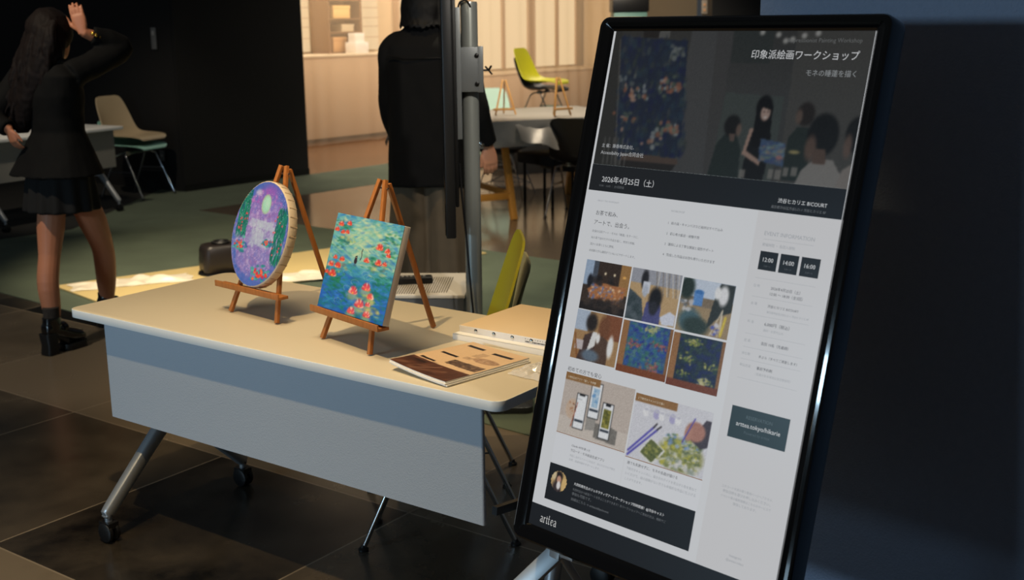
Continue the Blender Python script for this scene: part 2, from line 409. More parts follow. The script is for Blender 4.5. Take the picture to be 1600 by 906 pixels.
slab('floor', [tuple(p[:2]) for p in (DK - (DK2-DK)*1.5, DK, DK2, DK3, W1 + Vector((-3.6, 2.6, 0)), Vector((-8.5, 11, 0)))], 0.005, M_darkcarpet)
slab('floor', [tuple(p[:2]) for p in (C0, br_, br_ + Vector((0.5, 12, 0)), Aend + ad_*8, Aend)], 0.002, M_conc)
slab('floor', [tuple(p[:2]) for p in (W2 + wd*0.02, Wend, Aend, Aend + ad_*8, Aend + ad_*8 + Vector((-6, 4.5, 0)), Vector((-6, 17, 0)))], 0.003, M_woodfloor)

# ------------------------------------------------------------------ walls
nb = Vector((-wd.y, wd.x, 0))     # away from the black wall's face
def wall(name, a, b, thick_dir, t, h, m, z0=0.0):
    mb = MB().prism([tuple(p[:2]) for p in (a, b, b+thick_dir*t, a+thick_dir*t)], z0, h)
    return struct(build(name, mb, m, smooth=False))
wall('wall_left', W1, W2, nb, 0.3, 3.6, M_black_wall)
e_left = Vector((-0.84, 0.54, 0)).normalized()
wall('wall_back_left', W1 + nb*0.02 + e_left*0.02, W1 + e_left*6.5, wd, 0.3, 3.6, M_black_wall)
mb = MB().prism([tuple(p[:2]) for p in (W1 - nb*0.012, W2 - nb*0.012, W2, W1)], 0, 0.07)
struct(build('baseboard_left', mb, M_blackplastic, smooth=False))
# navy partition just behind the screen
KA = -0.784
KE = Vector((math.cos(KA), math.sin(KA), 0)); KN = Vector((-math.sin(KA), math.cos(KA), 0))
NW = Vector((0.574, 2.76, 0))
wall('wall_right', NW, NW + KE*2.6, KN, 0.09, 2.6, M_navy)
# back room beyond the curtain
H0 = Vector((-2.555, 15.09, 0)); hd = Vector((0.65, 0.76, 0)).normalized(); hn = Vector((-hd.y, hd.x, 0))
wall('wall_back', H0 - hd*2.5 + hn*1.1, H0 + hd*11 + hn*1.1, hn, 0.2, 3.8, M_beige_wall)
wall('wall_back_right', H0 + hd*7.05 - hn*0.05, H0 + hd*7.35 - hn*0.05, hn, 1.0, 3.8, M_beige_wall)

# black column with a small sign, beyond the screen on the right
P = Vector((1.95, 11.6, 0))
wall('wall_column', P, P + Vector((1.6, 0, 0)), Vector((0, 1, 0)), 0.6, 3.8, M_black_wall)

# ------------------------------------------------------------------ folding table on casters
TB = Vector((-1.387, 3.571, 0)); TL, TW, TH = 1.673, 0.647, 0.72
def rrect(x0, y0, x1, y1, r, n=6):
    out = []
    for cx, cy, a0 in ((x1-r, y1-r, 0), (x0+r, y1-r, 90), (x0+r, y0+r, 180), (x1-r, y0+r, 270)):
        for k in range(n+1):
            a = math.radians(a0+90*k/n); out.append((cx+r*math.cos(a), cy+r*math.sin(a)))
    return out
def caster(parent, x, y):
    mb = MB()
    for s in (-1, 1):
        R = Matrix.Rotation(PI/2, 3, 'X') if True else None
        mb.lathe((x, y+s*0.013, 0.033), [(0.001, -0.009), (0.024, -0.009), (0.031, -0.006), (0.033, 0), (0.031, 0.006), (0.024, 0.009), (0.001, 0.009)], 20, axis=R)
    mb.loft([ring((x, y, 0.026+0.0), (1, 0, 0), (0, 1, 0), 0.006, 0.006, 8), ring((x, y, 0.07), (1, 0, 0), (0, 1, 0), 0.008, 0.008, 8)])
    mb.box((x, y, 0.057), (0.05, 0.036, 0.02))
    return build('caster', mb, M_blackplastic, parent)
def flip_table(name, label, loc, rotz, L, W, H, group, leg_in=0.173, m_top=M_top, panel=True, m_panel=M_panel, right_leg=None):
    t = thing(name, label, 'table', loc, rotz, group)
    build('tabletop', MB().prism(rrect(0, 0, L, W, 0.032), H-0.026, H, 0, 1), [M_edge, m_top], t, bevel=0.0015)
    if panel:
        p = MB().prism(rrect(leg_in-0.06, 0.045, L-leg_in+0.086, 0.058, 0.006), 0.376, H-0.03)
        build('modesty_panel', p, m_panel, t)
    for x in (leg_in, L-leg_in if right_leg is None else right_leg[0]):
        cy = W/2-0.09; ya, yb = -0.042, W-0.14
        if x != leg_in and right_leg: cy, ya, yb = right_leg[1:]
        lg = MB()
        if x != leg_in and right_leg: build('foot_bar', MB().bar((x-0.09, 0.19, 0.345), (x-0.09, cy+0.04, 0.30), 0.016, 0.022).bar((x-0.09, cy, 0.31), (x, cy, 0.31), 0.03, 0.03), M_darkmetal, t)
        lg.prism(rrect(x-0.024, cy-0.055, x+0.024, cy+0.055, 0.01), 0.3, H-0.03)
        for y1 in (ya, yb):
            sg = -1 if y1 < cy else 1
            pts = smooth_path([(x, cy+sg*0.02, 0.335), (x, cy+sg*0.075, 0.29), (x, y1-sg*0.02, 0.115), (x, y1, 0.092)], 4)
            rings = []
            for k, q in enumerate(pts):
                d = (pts[min(k+1, len(pts)-1)] - pts[max(k-1, 0)]).normalized(); up_ = Vector((1, 0, 0)).cross(d)
                wv = 0.026 - 0.008*k/(len(pts)-1)
                rings.append(ring(q, (1, 0, 0), up_, wv*0.8, wv, 12, 4))
            lg.loft(rings)
            lg.tube([(x, y1, 0.06), (x, y1, 0.1)], 0.011, 12)
        lo = build('leg', lg, M_alu, t, angle=50)
        caster(lo, x, ya); caster(lo, x, yb)
    build('crossbar', MB().box((L/2, W/2-0.05, H-0.06), (L-2*leg_in, 0.05, 0.035)), M_alu, t, bevel=0.004)
    return t
flip_table('folding_table', 'long cream topped folding table on casters with grey front panel carrying the two small paintings', TB, TA, TL, TW, TH, None, right_leg=(1.60, 0.44, 0.30, 0.58))

# ------------------------------------------------------------------ shell chairs
PROF = [(.216, .420, .150, 0), (.210, .440, .190, 0), (.17, .450, .215, .004), (.08, .444, .229, .018), (-.03, .432, .234, .034), (-.115, .432, .233, .045),
        (-.175, .460, .229, .05), (-.212, .525, .222, .047), (-.236, .61, .212, .036), (-.257, .70, .197, .022), (-.272, .765, .177, .012), (-.281, .80, .150, .006), (-.284, .813, .105, .003)]
def shell_mb(back=1.0):
    mb = MB(); pr = [(y, z if z < .46 else .46+(z-.46)*back, h, c) for y, z, h, c in PROF]
    P3 = smooth_path([(y, z, 0) for y, z, h, c in pr], 3); Q3 = smooth_path([(h, c, 0) for y, z, h, c in pr], 3)
    rows = []
    for i, (p, q) in enumerate(zip(P3, Q3)):
        d = (P3[min(i+1, len(P3)-1)] - P3[max(i-1, 0)]).normalized(); nrm = Vector((0, -d.y, d.x)) if False else Vector((0, d.y, -d.x))
        # in (y,z) the path runs front to top; the sitter's side is up / forward
        row = []
        for j in range(17):
            u = -1+2*j/16; lift = q.y*abs(u)**2.2
            row.append(Vector((u*q.x, p.x + nrm.y*lift, p.y - d.x*lift)))
        rows.append(row)
    return mb.loft(rows, False, closed=False)
SHELLS = {}
def shell_part(m, parent, dz=0.0, back=1.0, name='seat_shell'):
    mb = shell_mb(back); mb.v = [p + Vector((0, 0, dz)) for p in mb.v]
    return build(name, mb, m, parent, solid=0.008, angle=60)
def stack_base(parent, m=M_chrome):
    """chromed stacking base: on each side two rods splay from a bracket under the seat"""
    for sx in (-1, 1):
        for sy in (-1, 1):
            mb = MB().tube(smooth_path([(sx*0.165, sy*0.035, 0.412), (sx*0.20, sy*0.055, 0.395), (sx*0.212, sy*0.075, 0.36), (sx*0.232, sy*0.232, 0.012)], 4), 0.008, 10)
            lg = build('leg', mb, m, parent)
            build('foot_glide', MB().lathe((sx*0.232, sy*0.234, 0), [(0.012, 0), (0.016, 0.002), (0.016, 0.007), (0.009, 0.012), (0.008, 0.02)], 14), M_blackplastic, lg)
        mb = MB().bar((sx*0.218, -0.125, 0.25), (sx*0.218, 0.125, 0.25), 0.006, 0.018).bar((sx*0.222, -0.14, 0.22), (sx*0.222, 0.14, 0.22), 0.005, 0.005)
        build('side_bracket', mb, m, parent)
    mb = MB()
    for sy in (-1, 1): mb.tube([(-0.17, sy*0.035, 0.412), (0.17, sy*0.035, 0.412)], 0.008, 8)
    for sx in (-1, 1): mb.lathe((sx*0.11, 0.0, 0.40), [(0.03, 0), (0.03, 0.024), (0.02, 0.034)], 14)
    build('under_seat_frame', mb, m, parent)
def rod_base(parent, m=M_chrome):
    """thin rod base with cross bracing"""
    for sx in (-1, 1):
        for sy in (-1, 1):
            build('leg', MB().tube([(sx*0.10, sy*0.09, 0.41), (sx*0.225, sy*0.215, 0.0)], 0.006, 8), m, parent)
    mb = MB(); q = [(sx*0.195, sy*0.185, 0.105) for sx, sy in ((-1, -1), (1, -1), (1, 1), (-1, 1))]
    for i in range(4): mb.tube([q[i], q[(i+1) % 4]], 0.004, 6)
    mb.tube([q[0], (0, 0, 0.2), q[2]], 0.004, 6).tube([q[1], (0, 0, 0.2), q[3]], 0.004, 6)
    build('bracing', mb, m, parent)
    build('seat_mount', MB().lathe((0, 0, 0.395), [(0.13, 0), (0.15, 0.015), (0.1, 0.03)], 16), M_blackplastic, parent)
def chair(name, label, loc, rotz, m, base=stack_base, group=None, dz=0.0, back=1.0):
    t = thing(name, label, 'chair', loc, rotz, group)
    shell_part(m, t, dz, back); base(t); return t
# beside the folding table: olive green over a paler one, stacked sideways
chair('shell_chair', 'olive green shell chair with chrome legs stacked tight behind the folding table', (-0.245, 3.59, 0.0), PI/2+0.06, M_shell_green, dz=0.03, back=1.24)
chair('shell_chair', 'pale olive grey shell chair stacked just behind the olive green one', (-0.225, 3.80, 0.0), PI/2+0.06, M_shell_pale, dz=0.0, back=1.0)

# ------------------------------------------------------------------ easels and paintings
def easel(name, label, mid, yaw, m, ledge_w=0.31, H=0.443, k=0.145, half=0.115, rear=0.30, z=TH, thick=0.0065, group=None, ledge_x=0.0, ledge_h=0.086):
    t = thing(name, label, 'easel', (mid[0], mid[1], z), yaw, group)
    for s in (-1, 1):
        build('front_leg', MB().bar((s*half, 0.0015, 0.0035), (s*0.012, k, H), thick*2, thick*1.7, (0, 1, 0)), m, t, bevel=0.001)
    build('rear_leg', MB().bar((0.004, rear, 0.0035), (0.006, k+0.014, H-0.012), thick*2, thick*1.7, (1, 0, 0)), m, t, bevel=0.001)
    yk = k*ledge_h/H
    lb = MB().box((ledge_x, yk-0.020, ledge_h-0.004), (ledge_w, 0.034, 0.009)).box((ledge_x, yk-0.0385, ledge_h+0.001), (ledge_w, 0.005, 0.018))
    build('ledge', lb, m, t, bevel=0.001)
    build('hinge_bolt', MB().tube([(-0.032, k-0.006, H-0.022), (0.03, k-0.006, H-0.022)], 0.0022, 8), M_chrome, t)
    return t
def easel_plane(mid, yaw, k=0.145, H=0.443, z=TH):
    e2 = Vector((math.cos(yaw), math.sin(yaw), 0)); n2 = Vector((-math.sin(yaw), math.cos(yaw), 0))
    upx = (Vector((0, 0, H)) + n2*k).normalized(); out = e2.cross(upx)     # out = towards the viewer
    return Vector((mid[0], mid[1], z)), e2, upx, out
ysq, yov = math.radians(-48.7), math.radians(-42.2)
mid_s, mid_o = (-0.455, 3.084), (-0.7755, 3.4175)
easel('tabletop_easel', 'small wooden easel nearest the magazine, holding the rectangular pond painting', mid_s, ysq, M_easel, ledge_w=0.325, ledge_x=0.012)
easel('tabletop_easel', 'small wooden easel on the left of the table, holding the oval painting', mid_o, yov, M_easel, ledge_w=0.315, ledge_x=-0.012)

R = np.random.RandomState(11)
def lily(p, cx, cy, r, cols, petals=9):
    for q in range(petals):
        a = PI*(0.05+0.9*q/(petals-1)); c = cols[R.randint(len(cols))]
        p.ell(cx+math.cos(a)*r*0.55, cy+math.sin(a)*r*0.5, r*0.5, r*0.17, c, 0.9, 0.3, a)
    for q in range(5):
        a = PI*(0.2+0.6*q/4); p.ell(cx+math.cos(a)*r*0.3, cy+math.sin(a)*r*0.25, r*0.34, r*0.13, cols[0], 0.95, 0.3, a)
    p.ell(cx, cy+r*0.08, r*0.18, r*0.13, (246, 190, 80), 0.8)
# rectangular pond painting, 310 x 265 mm
PWm, PHm = 310, 265
p = Pic(PWm, PHm, 1.5)
p.grad([(0, (40, 98, 190)), (0.2, (44, 110, 200)), (0.4, (52, 138, 176)), (0.55, (112, 180, 178)), (0.7, (128, 188, 170)), (0.85, (150, 200, 180)), (1, (70, 150, 190))])
for q in range(1500):
    x, y = R.uniform(0, PWm), R.uniform(0, PHm); t = y/PHm; ctr = math.exp(-((x-150)/70)**2)
    if t > 0.5 and R.rand() < 0.25+0.6*ctr: c = [(214, 220, 170), (150, 204, 190), (196, 214, 176), (120, 190, 196), (222, 214, 160)][R.randint(5)]
    elif t > 0.4: c = [(60, 140, 200), (86, 170, 190), (60, 150, 130), (44, 112, 196), (110, 186, 200)][R.randint(5)]
    else: c = [(34, 84, 196), (52, 120, 214), (40, 130, 110), (60, 100, 210), (36, 140, 150), (30, 110, 90), (70, 150, 210)][R.randint(7)]
    p.ell(x, y, R.uniform(5, 22), R.uniform(1.2, 4.2), c, R.uniform(0.25, 0.6), 0.6, R.uniform(-0.4, 0.4))
for cx, cy in ((45, 235), (60, 90), (55, 70), (250, 190), (280, 225), (110, 45), (270, 110), (200, 150), (60, 190), (30, 95), (240, 70)):
    for q in range(22): p.ell(cx+R.normal(0, 22), cy+R.normal(0, 9), R.uniform(4, 13), R.uniform(1.5, 3.5), [(28, 120, 80), (50, 140, 90), (30, 100, 110)][R.randint(3)], 0.5, 0.5, R.uniform(-.2, .2))
for cx, cy, n_ in ((60, 205, 16), (240, 140, 20), (235, 30, 40), (70, 120, 20), (215, 55, 26)):
    for q in range(n_): p.ell(cx+R.normal(0, 24), cy+R.normal(0, 9), R.uniform(4, 12), R.uniform(2, 5), [(196, 206, 130), (120, 130, 110), (206, 190, 110), (90, 110, 130)][R.randint(4)], 0.45, 0.5)
RED = [(222, 74, 62), (236, 110, 92), (214, 60, 70), (244, 160, 140)]
PNK = [(232, 92, 104), (244, 150, 146), (216, 66, 86), (250, 196, 180), (236, 120, 90)]
for x, y, r in ((28, 232, 11), (66, 238, 10), (14, 216, 10), (44, 212, 9), (64, 214, 9), (68, 138, 11), (34, 140, 9), (20, 118, 12), (54, 118, 13), (36, 92, 16), (8, 96, 9), (225, 190, 14), (262, 186, 11), (180, 150, 11), (234, 150, 13), (262, 152, 9), (270, 176, 9)):
    lily(p, x, y, r*1.22, RED)
for x, y, r in ((150, 60, 21), (205, 78, 20), (232, 58, 16), (190, 30, 22), (160, 8, 18), (232, 10, 17), (228, 38, 12)):
    p.ell(x, y-6, r*1.2, r*0.6, (214, 208, 130), 0.5, 0.4); lily(p, x, y, r, PNK, 11)
for q in range(9):
    x, y, r = [(190, 118), (200, 112), (120, 70), (105, 110), (215, 110), (60, 180), (150, 90), (230, 100), (90, 30)][q] + (18,)
    for k in range(14):
        a0, a1 = k*0.3, k*0.3+0.32; p.line(x+r*math.cos(a0), y+r*0.4*math.sin(a0), x+r*math.cos(a1), y+r*0.4*math.sin(a1), 1.0, (196, 214, 226), 0.28)
# a small dark cat with a raised tail in the middle of the pond
p.ell(131, 146, 7, 8, (52, 40, 52)); p.ell(131, 155, 5.5, 4.5, (46, 36, 48)); p.poly([(126.5, 157), (128, 163), (130, 159)], (46, 36, 48)); p.poly([(132, 159), (134.5, 163), (136, 157)], (46, 36, 48))
p.ell(129, 156, 1.3, 1, (230, 214, 150)); p.ell(133, 156, 1.3, 1, (230, 214, 150))
for q in range(14):
    y = 152+q*2.2; x = 150+4*math.sin(q*0.33)+(max(0, q-9))*1.6; p.ell(x, y, 1.7, 1.9, (62, 50, 60))
p.ell(131, 134, 9, 3, (60, 80, 110), 0.4)
p.grain(4)
O0, e2, u2, w2 = easel_plane(mid_s, ysq)
pt = thing('pond_painting', 'rectangular blue pond painting with red water lilies and a small black cat', 'painting', O0 + u2*0.09, ysq)
inv = parent_matrix(pt).inverted(); R3 = inv.to_3x3()
A_ = R3 @ e2; B_ = R3 @ u2; D_ = R3 @ w2; Z_ = inv @ (O0 + u2*0.089 + w2*0.0085)
def place(cx, y0, d):
    base = Z_ + D_*d
    def fn(X, Y):
        return (np.array(base)[None, None] + (X[..., None]/1000+cx)*np.array(A_) + (Y[..., None]/1000+y0)*np.array(B_))
    return fn
x0 = -0.130
canv = MB()
cb = [Z_ + A_*(x0+sx*0.31) + B_*(sy*0.265) + D_*dz for dz in (0, 0.0205) for sx, sy in ((0, 0), (1, 0), (1, 1), (0, 1))]
canv.add(cb, [(0, 3, 2, 1), (4, 5, 6, 7), (0, 1, 5, 4), (1, 2, 6, 5), (2, 3, 7, 6), (3, 0, 4, 7)])
build('canvas', canv, mat('canvas_edge', rgb(222, 214, 206), 0.8, var=0.05), pt, bevel=0.0015)
p.obj('painted_surface', attr_mat('pond_paint', 0, 0.38), pt, place(x0, 0, 0.0212))

# oval painting 268 x 320 mm
p = Pic(268, 320, 1.6)
p.grad([(0, (76, 110, 196)), (0.15, (120, 116, 196)), (0.45, (150, 140, 200)), (0.7, (148, 116, 196)), (1, (70, 104, 190))])
for q in range(2600):
    x, y = R.uniform(0, 268), R.uniform(0, 320); rr = math.hypot((x-134)/134, (y-160)/160)
    if rr > 0.84: c = [(62, 100, 186), (74, 112, 200), (88, 104, 190)][R.randint(3)]
    elif y > 250: c = [(170, 92, 186), (150, 100, 196), (186, 120, 200), (110, 110, 196)][R.randint(4)]
    elif 120 < y < 200 and 90 < x < 210: c = [(176, 188, 214), (160, 170, 206), (190, 200, 220)][R.randint(3)]
    else: c = [(150, 128, 200), (172, 150, 212), (126, 108, 186), (196, 176, 222), (142, 104, 178), (120, 120, 204)][R.randint(6)]
    s_ = R.uniform(1.5, 7); p.ell(x, y, s_, s_*R.uniform(0.5, 1), c, R.uniform(0.3, 0.7), 0.5, R.uniform(0, 3))
p.ell(96, 282, 15, 9, (200, 190, 220), 0.8, 0.4); p.ell(150, 292, 34, 16, (176, 84, 186), 0.55, 0.6)
p.poly([(70, 180), (205, 172), (190, 196), (84, 204)], (186, 200, 218), 0.55); p.poly([(100, 130), (165, 120), (150, 172), (96, 176)], (184, 196, 216), 0.45)
p.ell(140, 250, 22, 29, (170, 190, 150), 0.9, 0.12); p.ell(141, 250, 19, 26, (160, 214, 196), 1, 0.2); p.ell(145, 255, 10, 15, (186, 224, 206), 0.6, 0.5)
for x0_, x1_, ya, yb in ((18, 66, 150, 282), (206, 252, 80, 236)):
    for q in range(330):
        x = R.uniform(x0_, x1_); y = R.uniform(ya, yb)
        p.ell(x, y, R.uniform(1.0, 2.2), R.uniform(7, 18), [(20, 110, 92), (28, 140, 110), (16, 84, 80), (46, 160, 124), (24, 100, 110)][R.randint(5)], 0.75, 0.3, R.uniform(-0.3, 0.15))
for q in range(26):
    x, y = (R.uniform(24, 76), R.uniform(160, 250)) if q % 2 else (R.uniform(196, 248), R.uniform(90, 220)); p.ell(x, y, 3.2, 3.2, (220, 84, 90), 0.9, 0.3)
for cx, cy, rx in ((52, 118, 30), (178, 136, 20), (172, 42, 44)):
    for q in range(46): p.ell(cx+R.normal(0, rx*0.5), cy+R.normal(0, rx*0.26), R.uniform(4, 10), R.uniform(2, 5), [(70, 176, 160), (40, 130, 140), (96, 196, 176), (60, 90, 170)][R.randint(4)], 0.8, 0.3)
    for q in range(16): p.ell(cx+R.normal(0, rx*0.36), cy+2+R.normal(0, rx*0.2), rx*0.13, rx*0.12, [(232, 70, 60), (244, 104, 74), (206, 50, 84)][R.randint(3)], 0.95, 0.3)
for q in range(320): p.ell(R.uniform(20, 250), R.uniform(40, 290), 1.1, 1.1, (226, 214, 240), 0.7)
p.grain(4)
O0, e2, u2, w2 = easel_plane(mid_o, yov)
pt = thing('oval_painting', 'oval purple and blue painting with pale moon and green willows, on the left easel', 'painting', O0 + u2*0.1, yov)
inv = parent_matrix(pt).inverted(); R3 = inv.to_3x3()
A_ = R3 @ e2; B_ = R3 @ u2; D_ = R3 @ w2; Z_ = inv @ (O0 + u2*0.091 + w2*0.0085)
ov = MB(); cc = Z_ + A_*0.002 + B_*0.16
prof = [(0.985, 0.0), (1, 0.002), (1, 0.029), (0.985, 0.0315)]
ov.loft([ring(cc + D_*d, A_, B_, 0.134*k_, 0.16*k_, 64) for k_, d in prof])
build('canvas', ov, mat('folded_canvas', rgb(214, 196, 170), 0.85, var=0.12, vscale=26), pt, angle=50)
st_ = MB()
for q in range(34):
    a = 2*PI*q/34+0.05; c0 = cc + A_*(0.134*math.cos(a)) + B_*(0.16*math.sin(a)); nrm = (A_*math.cos(a)/0.134 + B_*math.sin(a)/0.16).normalized(); tg = D_.cross(nrm)
    Rm = Matrix((tg, nrm, D_)).transposed(); st_.box(c0 + D_*0.0145 + nrm*0.0002, (0.003, 0.0014, 0.027), Rm)
build('folded_pleats', st_, mat('pleat_canvas', rgb(196, 174, 146), 0.9), pt)
p.obj('painted_surface', attr_mat('oval_paint', 0, 0.38), pt, place(-0.132, 0, 0.0322), keep=lambda X, Y: ((X-134)/131.5)**2 + ((Y-160)/157.5)**2 < 1)

# ------------------------------------------------------------------ things lying on the table
# lower white book and the beige portfolio with rivets, square to the table
def tl(a, c, z): return TB + E*a + N*c + Vector((0, 0, z))
bk = thing('hardback_book', 'white spined book lying under the riveted portfolio', 'book', tl(1.235, 0.376, TH), TA)
build('page_block', MB().box((0.2, 0.1, 0.009), (0.39, 0.192, 0.013)), M_paper, bk)
build('cover', MB().box((0.2, 0.1, 0.0008), (0.4, 0.2, 0.0016)).box((0.2, 0.1, 0.0165), (0.4, 0.2, 0.0018)).box((0.2, 0.001, 0.0087), (0.4, 0.002, 0.0174)), M_paper, bk, bevel=0.0006)
pf = thing('portfolio', 'beige covered flat portfolio with four rivets on its white spine', 'portfolio', tl(1.238, 0.405, TH+0.0176), TA)
build('page_block', MB().box((0.21, 0.148, 0.0085), (0.40, 0.272, 0.013)), M_paper, pf)
build('cover', MB().box((0.21, 0.147, 0.0165), (0.42, 0.294, 0.003)).box((0.21, 0.147, 0.001), (0.42, 0.294, 0.002)), mat('beige_cover', rgb(222, 196, 158), 0.6, var=0.03), pf, bevel=0.0008)
build('spine', MB().box((0.21, -0.0012, 0.009), (0.42, 0.0028, 0.018)), mat('portfolio_spine', rgb(226, 224, 224), 0.5), pf, bevel=0.0008)
for k in range(4):
    rv = MB(); Rx = Matrix.Rotation(PI/2, 3, 'X')
    rv.lathe((0.058+0.062*k, -0.0026, 0.0095), [(0.006, 0), (0.006, 0.001), (0.004, 0.003), (0.001, 0.0036)], 16, axis=Rx)
    build('rivet', rv, M_chrome, pf)
def text_mb(body, x, y, width=None, size=None, align='LEFT', offset=0.0, shear=0.0, res=2):
    cu = bpy.data.curves.new('t', 'FONT'); cu.body = body; cu.resolution_u = res; cu.offset = offset; cu.shear = shear; cu.fill_mode = 'FRONT'
    o = bpy.data.objects.new('t', cu); COL.objects.link(o); bpy.context.view_layer.update()
    me = o.to_mesh(); vs = [v.co.copy() for v in me.vertices]; fs = [list(q.vertices) for q in me.polygons]; o.to_mesh_clear()
    bpy.data.objects.remove(o); bpy.data.curves.remove(cu)
    mb = MB()
    if not vs: return mb
    xa, xb = min(v.x for v in vs), max(v.x for v in vs)
    s = size if size else width/(xb-xa)
    off = {'LEFT': -xa, 'CENTER': -(xa+xb)/2, 'RIGHT': -xb}[align]
    return mb.add([Vector((x+(v.x+off)*s, y+v.y*s, 0)) for v in vs], fs)
M_ink = mat('grey_ink', rgb(96, 96, 100), 0.6)
tm = text_mb('FACTORY', 0.292, 0.0035, width=0.075); t2 = text_mb('TOKYO BOOK', 0.312, 0.0125, width=0.04)
tm = text_mb('DRAWING BOX', 0.285, 0.003, width=0.09) if False else tm
mb = MB()
for k in range(22):    # two lines of print too small to read
    w = 0.0022+0.0012*((k*7) % 3); x = 0.225+k*0.0040
    mb.box((x, -0.00275, 0.0052), (w, 0.0003, 0.0036)); 
    if k % 2: mb.box((x-0.004, -0.00275, 0.0125), (w*0.8, 0.0003, 0.0018))
build('spine_print', mb, M_ink, pf, smooth=False)

# bent brochures: four near-identical copies in one pile
EM, NM = Vector((0.702, -0.712, 0)), Vector((0.712, 0.702, 0))
MO = Vector((-0.312, 2.868, TH))
def bro_z(u, v, lift):   # u across 0..1, v along 0..1: sagging across, corner curled up at the near left
    return lift + 0.011*(1-u)**2*(1-0.75*v) + 0.005*(1-v)**2*(0.3+0.7*(1-u)) - 0.0003*math.sin(PI*u)
def sheet(lift, th, du=0.0, dv=0.0, W=0.212, Lh=0.288):
    rows = []
    for j in range(19):
        v = j/18; rows.append([(du+u_*W, dv+v*Lh, bro_z(u_, v, lift)) for u_ in [i/14 for i in range(15)]])
    top = [[Vector(q) + Vector((0, 0, th)) for q in r] for r in rows]; bot = [[Vector((q[0], q[1], max(0.0004, q[2]))) for q in r] for r in rows]
    mb = MB(); n = 15; m_ = 19
    vs = [q for r in bot for q in r] + [q for r in top for q in r]; fs = []; K = n*m_
    for j in range(m_-1):
        for i in range(n-1):
            a = j*n+i; fs += [(a, a+n, a+n+1, a+1), (K+a, K+a+1, K+a+n+1, K+a+n)]
    for j in range(m_-1): a = j*n; fs += [(a, K+a, K+a+n, a+n), (a+n-1, a+2*n-1, K+a+2*n-1, K+a+n-1)]
    for i in range(n-1): a = i; fs += [(a, a+1, K+a+1, K+a)]; a = (m_-1)*n+i; fs += [(a, K+a, K+a+1, a+1)]
    return mb.add(vs, fs)
yawm = math.atan2(EM.y, EM.x)
bl = ['bent white brochure at the bottom of the pile on the table front', 'bent brochure in the middle of the pile, under the printed cover', 'beige and brown printed brochure cover curling up on top of the pile']
for q in range(3):
    b_ = thing('brochure', bl[q], 'magazine', MO + EM*(0.003*(2-q)) - NM*0.004*(q % 2), yawm)
    build('pages', sheet(0.0006+q*0.0040, 0.0034), M_paper, b_, angle=30)
    if q == 2:
        pc = Pic(212, 297, 2.0, (226, 192, 152))
        pc.rect(0, 0, 212, 84, (92, 56, 40)); pc.grain(2)
        for k in range(60): pc.ell(R.uniform(0, 212), R.uniform(0, 78), R.uniform(6, 26), R.uniform(3, 9), [(70, 40, 30), (120, 80, 60), (60, 36, 28), (140, 104, 84)][R.randint(4)], 0.45, 0.5, 0.5)
        pc.rect(0, 50, 60, 74, (60, 36, 30), 0.8); pc.rect(26, 60, 66, 74, (40, 26, 22), 0.8); pc.line(70, 10, 120, 72, 3, (190, 150, 126), 0.5)
        pc.rect(16, 96, 26, 102, (50, 38, 34)); pc.rect(16, 90, 68, 99, (44, 32, 30)); pc.rect(20, 160, 78, 172, (44, 34, 32)); pc.rect(120, 250, 190, 264, (40, 30, 28)); pc.rect(20, 256, 80, 270, (40, 30, 28))
        for x_, y_ in ((92, 186), (96, 216), (100, 236)):
            for k in range(5): pc.rect(x_, y_-k*4, x_+26, y_-k*4+1.6, (150, 118, 94), 0.8)
        pc.rect(92, 108, 142, 146, (104, 82, 66)); pc.rect(146, 106, 204, 146, (120, 96, 78)); pc.ell(160, 190, 44, 20, (176, 140, 112), 0.9, 0.05)
        for k in range(120): pc.ell(R.uniform(94, 202), R.uniform(108, 144), R.uniform(2, 7), R.uniform(2, 5), [(60, 44, 36), (150, 122, 100), (84, 64, 52)][R.randint(3)], 0.7, 0.4)
        for k in range(40): pc.ell(160+R.normal(0, 20), 190+R.normal(0, 7), R.uniform(2, 7), R.uniform(2, 4), [(140, 108, 86), (196, 164, 134)][R.randint(2)], 0.7, 0.4)
        def fn(X, Y):
            u = X/212; v = Y/297
            z = 0.0006+2*0.0040 + 0.0036 + 0.011*(1-u)**2*(1-0.75*v) + 0.005*(1-v)**2*(0.3+0.7*(1-u)) - 0.0003*np.sin(PI*u)
            return np.stack([X/1000, Y/1000*0.97, z], -1)
        pc.obj('printed_cover', attr_mat('brochure_print', 0, 0.35), b_, fn)

# clear plastic bag
M_bag = bpy.data.materials.new('clear_plastic'); M_bag.use_nodes = True
nt = M_bag.node_tree; pb = nt.nodes['Principled BSDF']; pb.inputs['Base Color'].default_value = (0.85, 0.83, 0.8, 1); pb.inputs['Roughness'].default_value = 0.12
tr = nt.nodes.new('ShaderNodeBsdfTransparent'); mxs = nt.nodes.new('ShaderNodeMixShader'); mxs.inputs[0].default_value = 0.30
nt.links.new(tr.outputs[0], mxs.inputs[1]); nt.links.new(pb.outputs[0], mxs.inputs[2]); nt.links.new(mxs.outputs[0], nt.nodes['Material Output'].inputs[0])
def bag_mb(W, L, h, seed):
    rows = []
    for j in range(30):
        row = []
        for i in range(26):
            u, v = i/25, j/29
            b_ = (math.sin(PI*u)*math.sin(PI*v))**0.5 if 0 < u < 1 and 0 < v < 1 else 0
            z = h*b_*(0.55+0.9*abs(noise.noise(Vector((u*5+seed, v*5, 0.3))))) + 0.004*abs(noise.noise(Vector((u*14, v*14+seed, 1))))*1.5
            row.append((u*W + 0.006*noise.noise(Vector((v*4, seed, 0))), v*L + 0.006*noise.noise(Vector((u*4, seed, 5))), 0.0015+z))
        rows.append(row)
    return MB().loft(rows, False, closed=False)
bagm = bag_mb(0.13, 0.12, 0.022, 2.0)
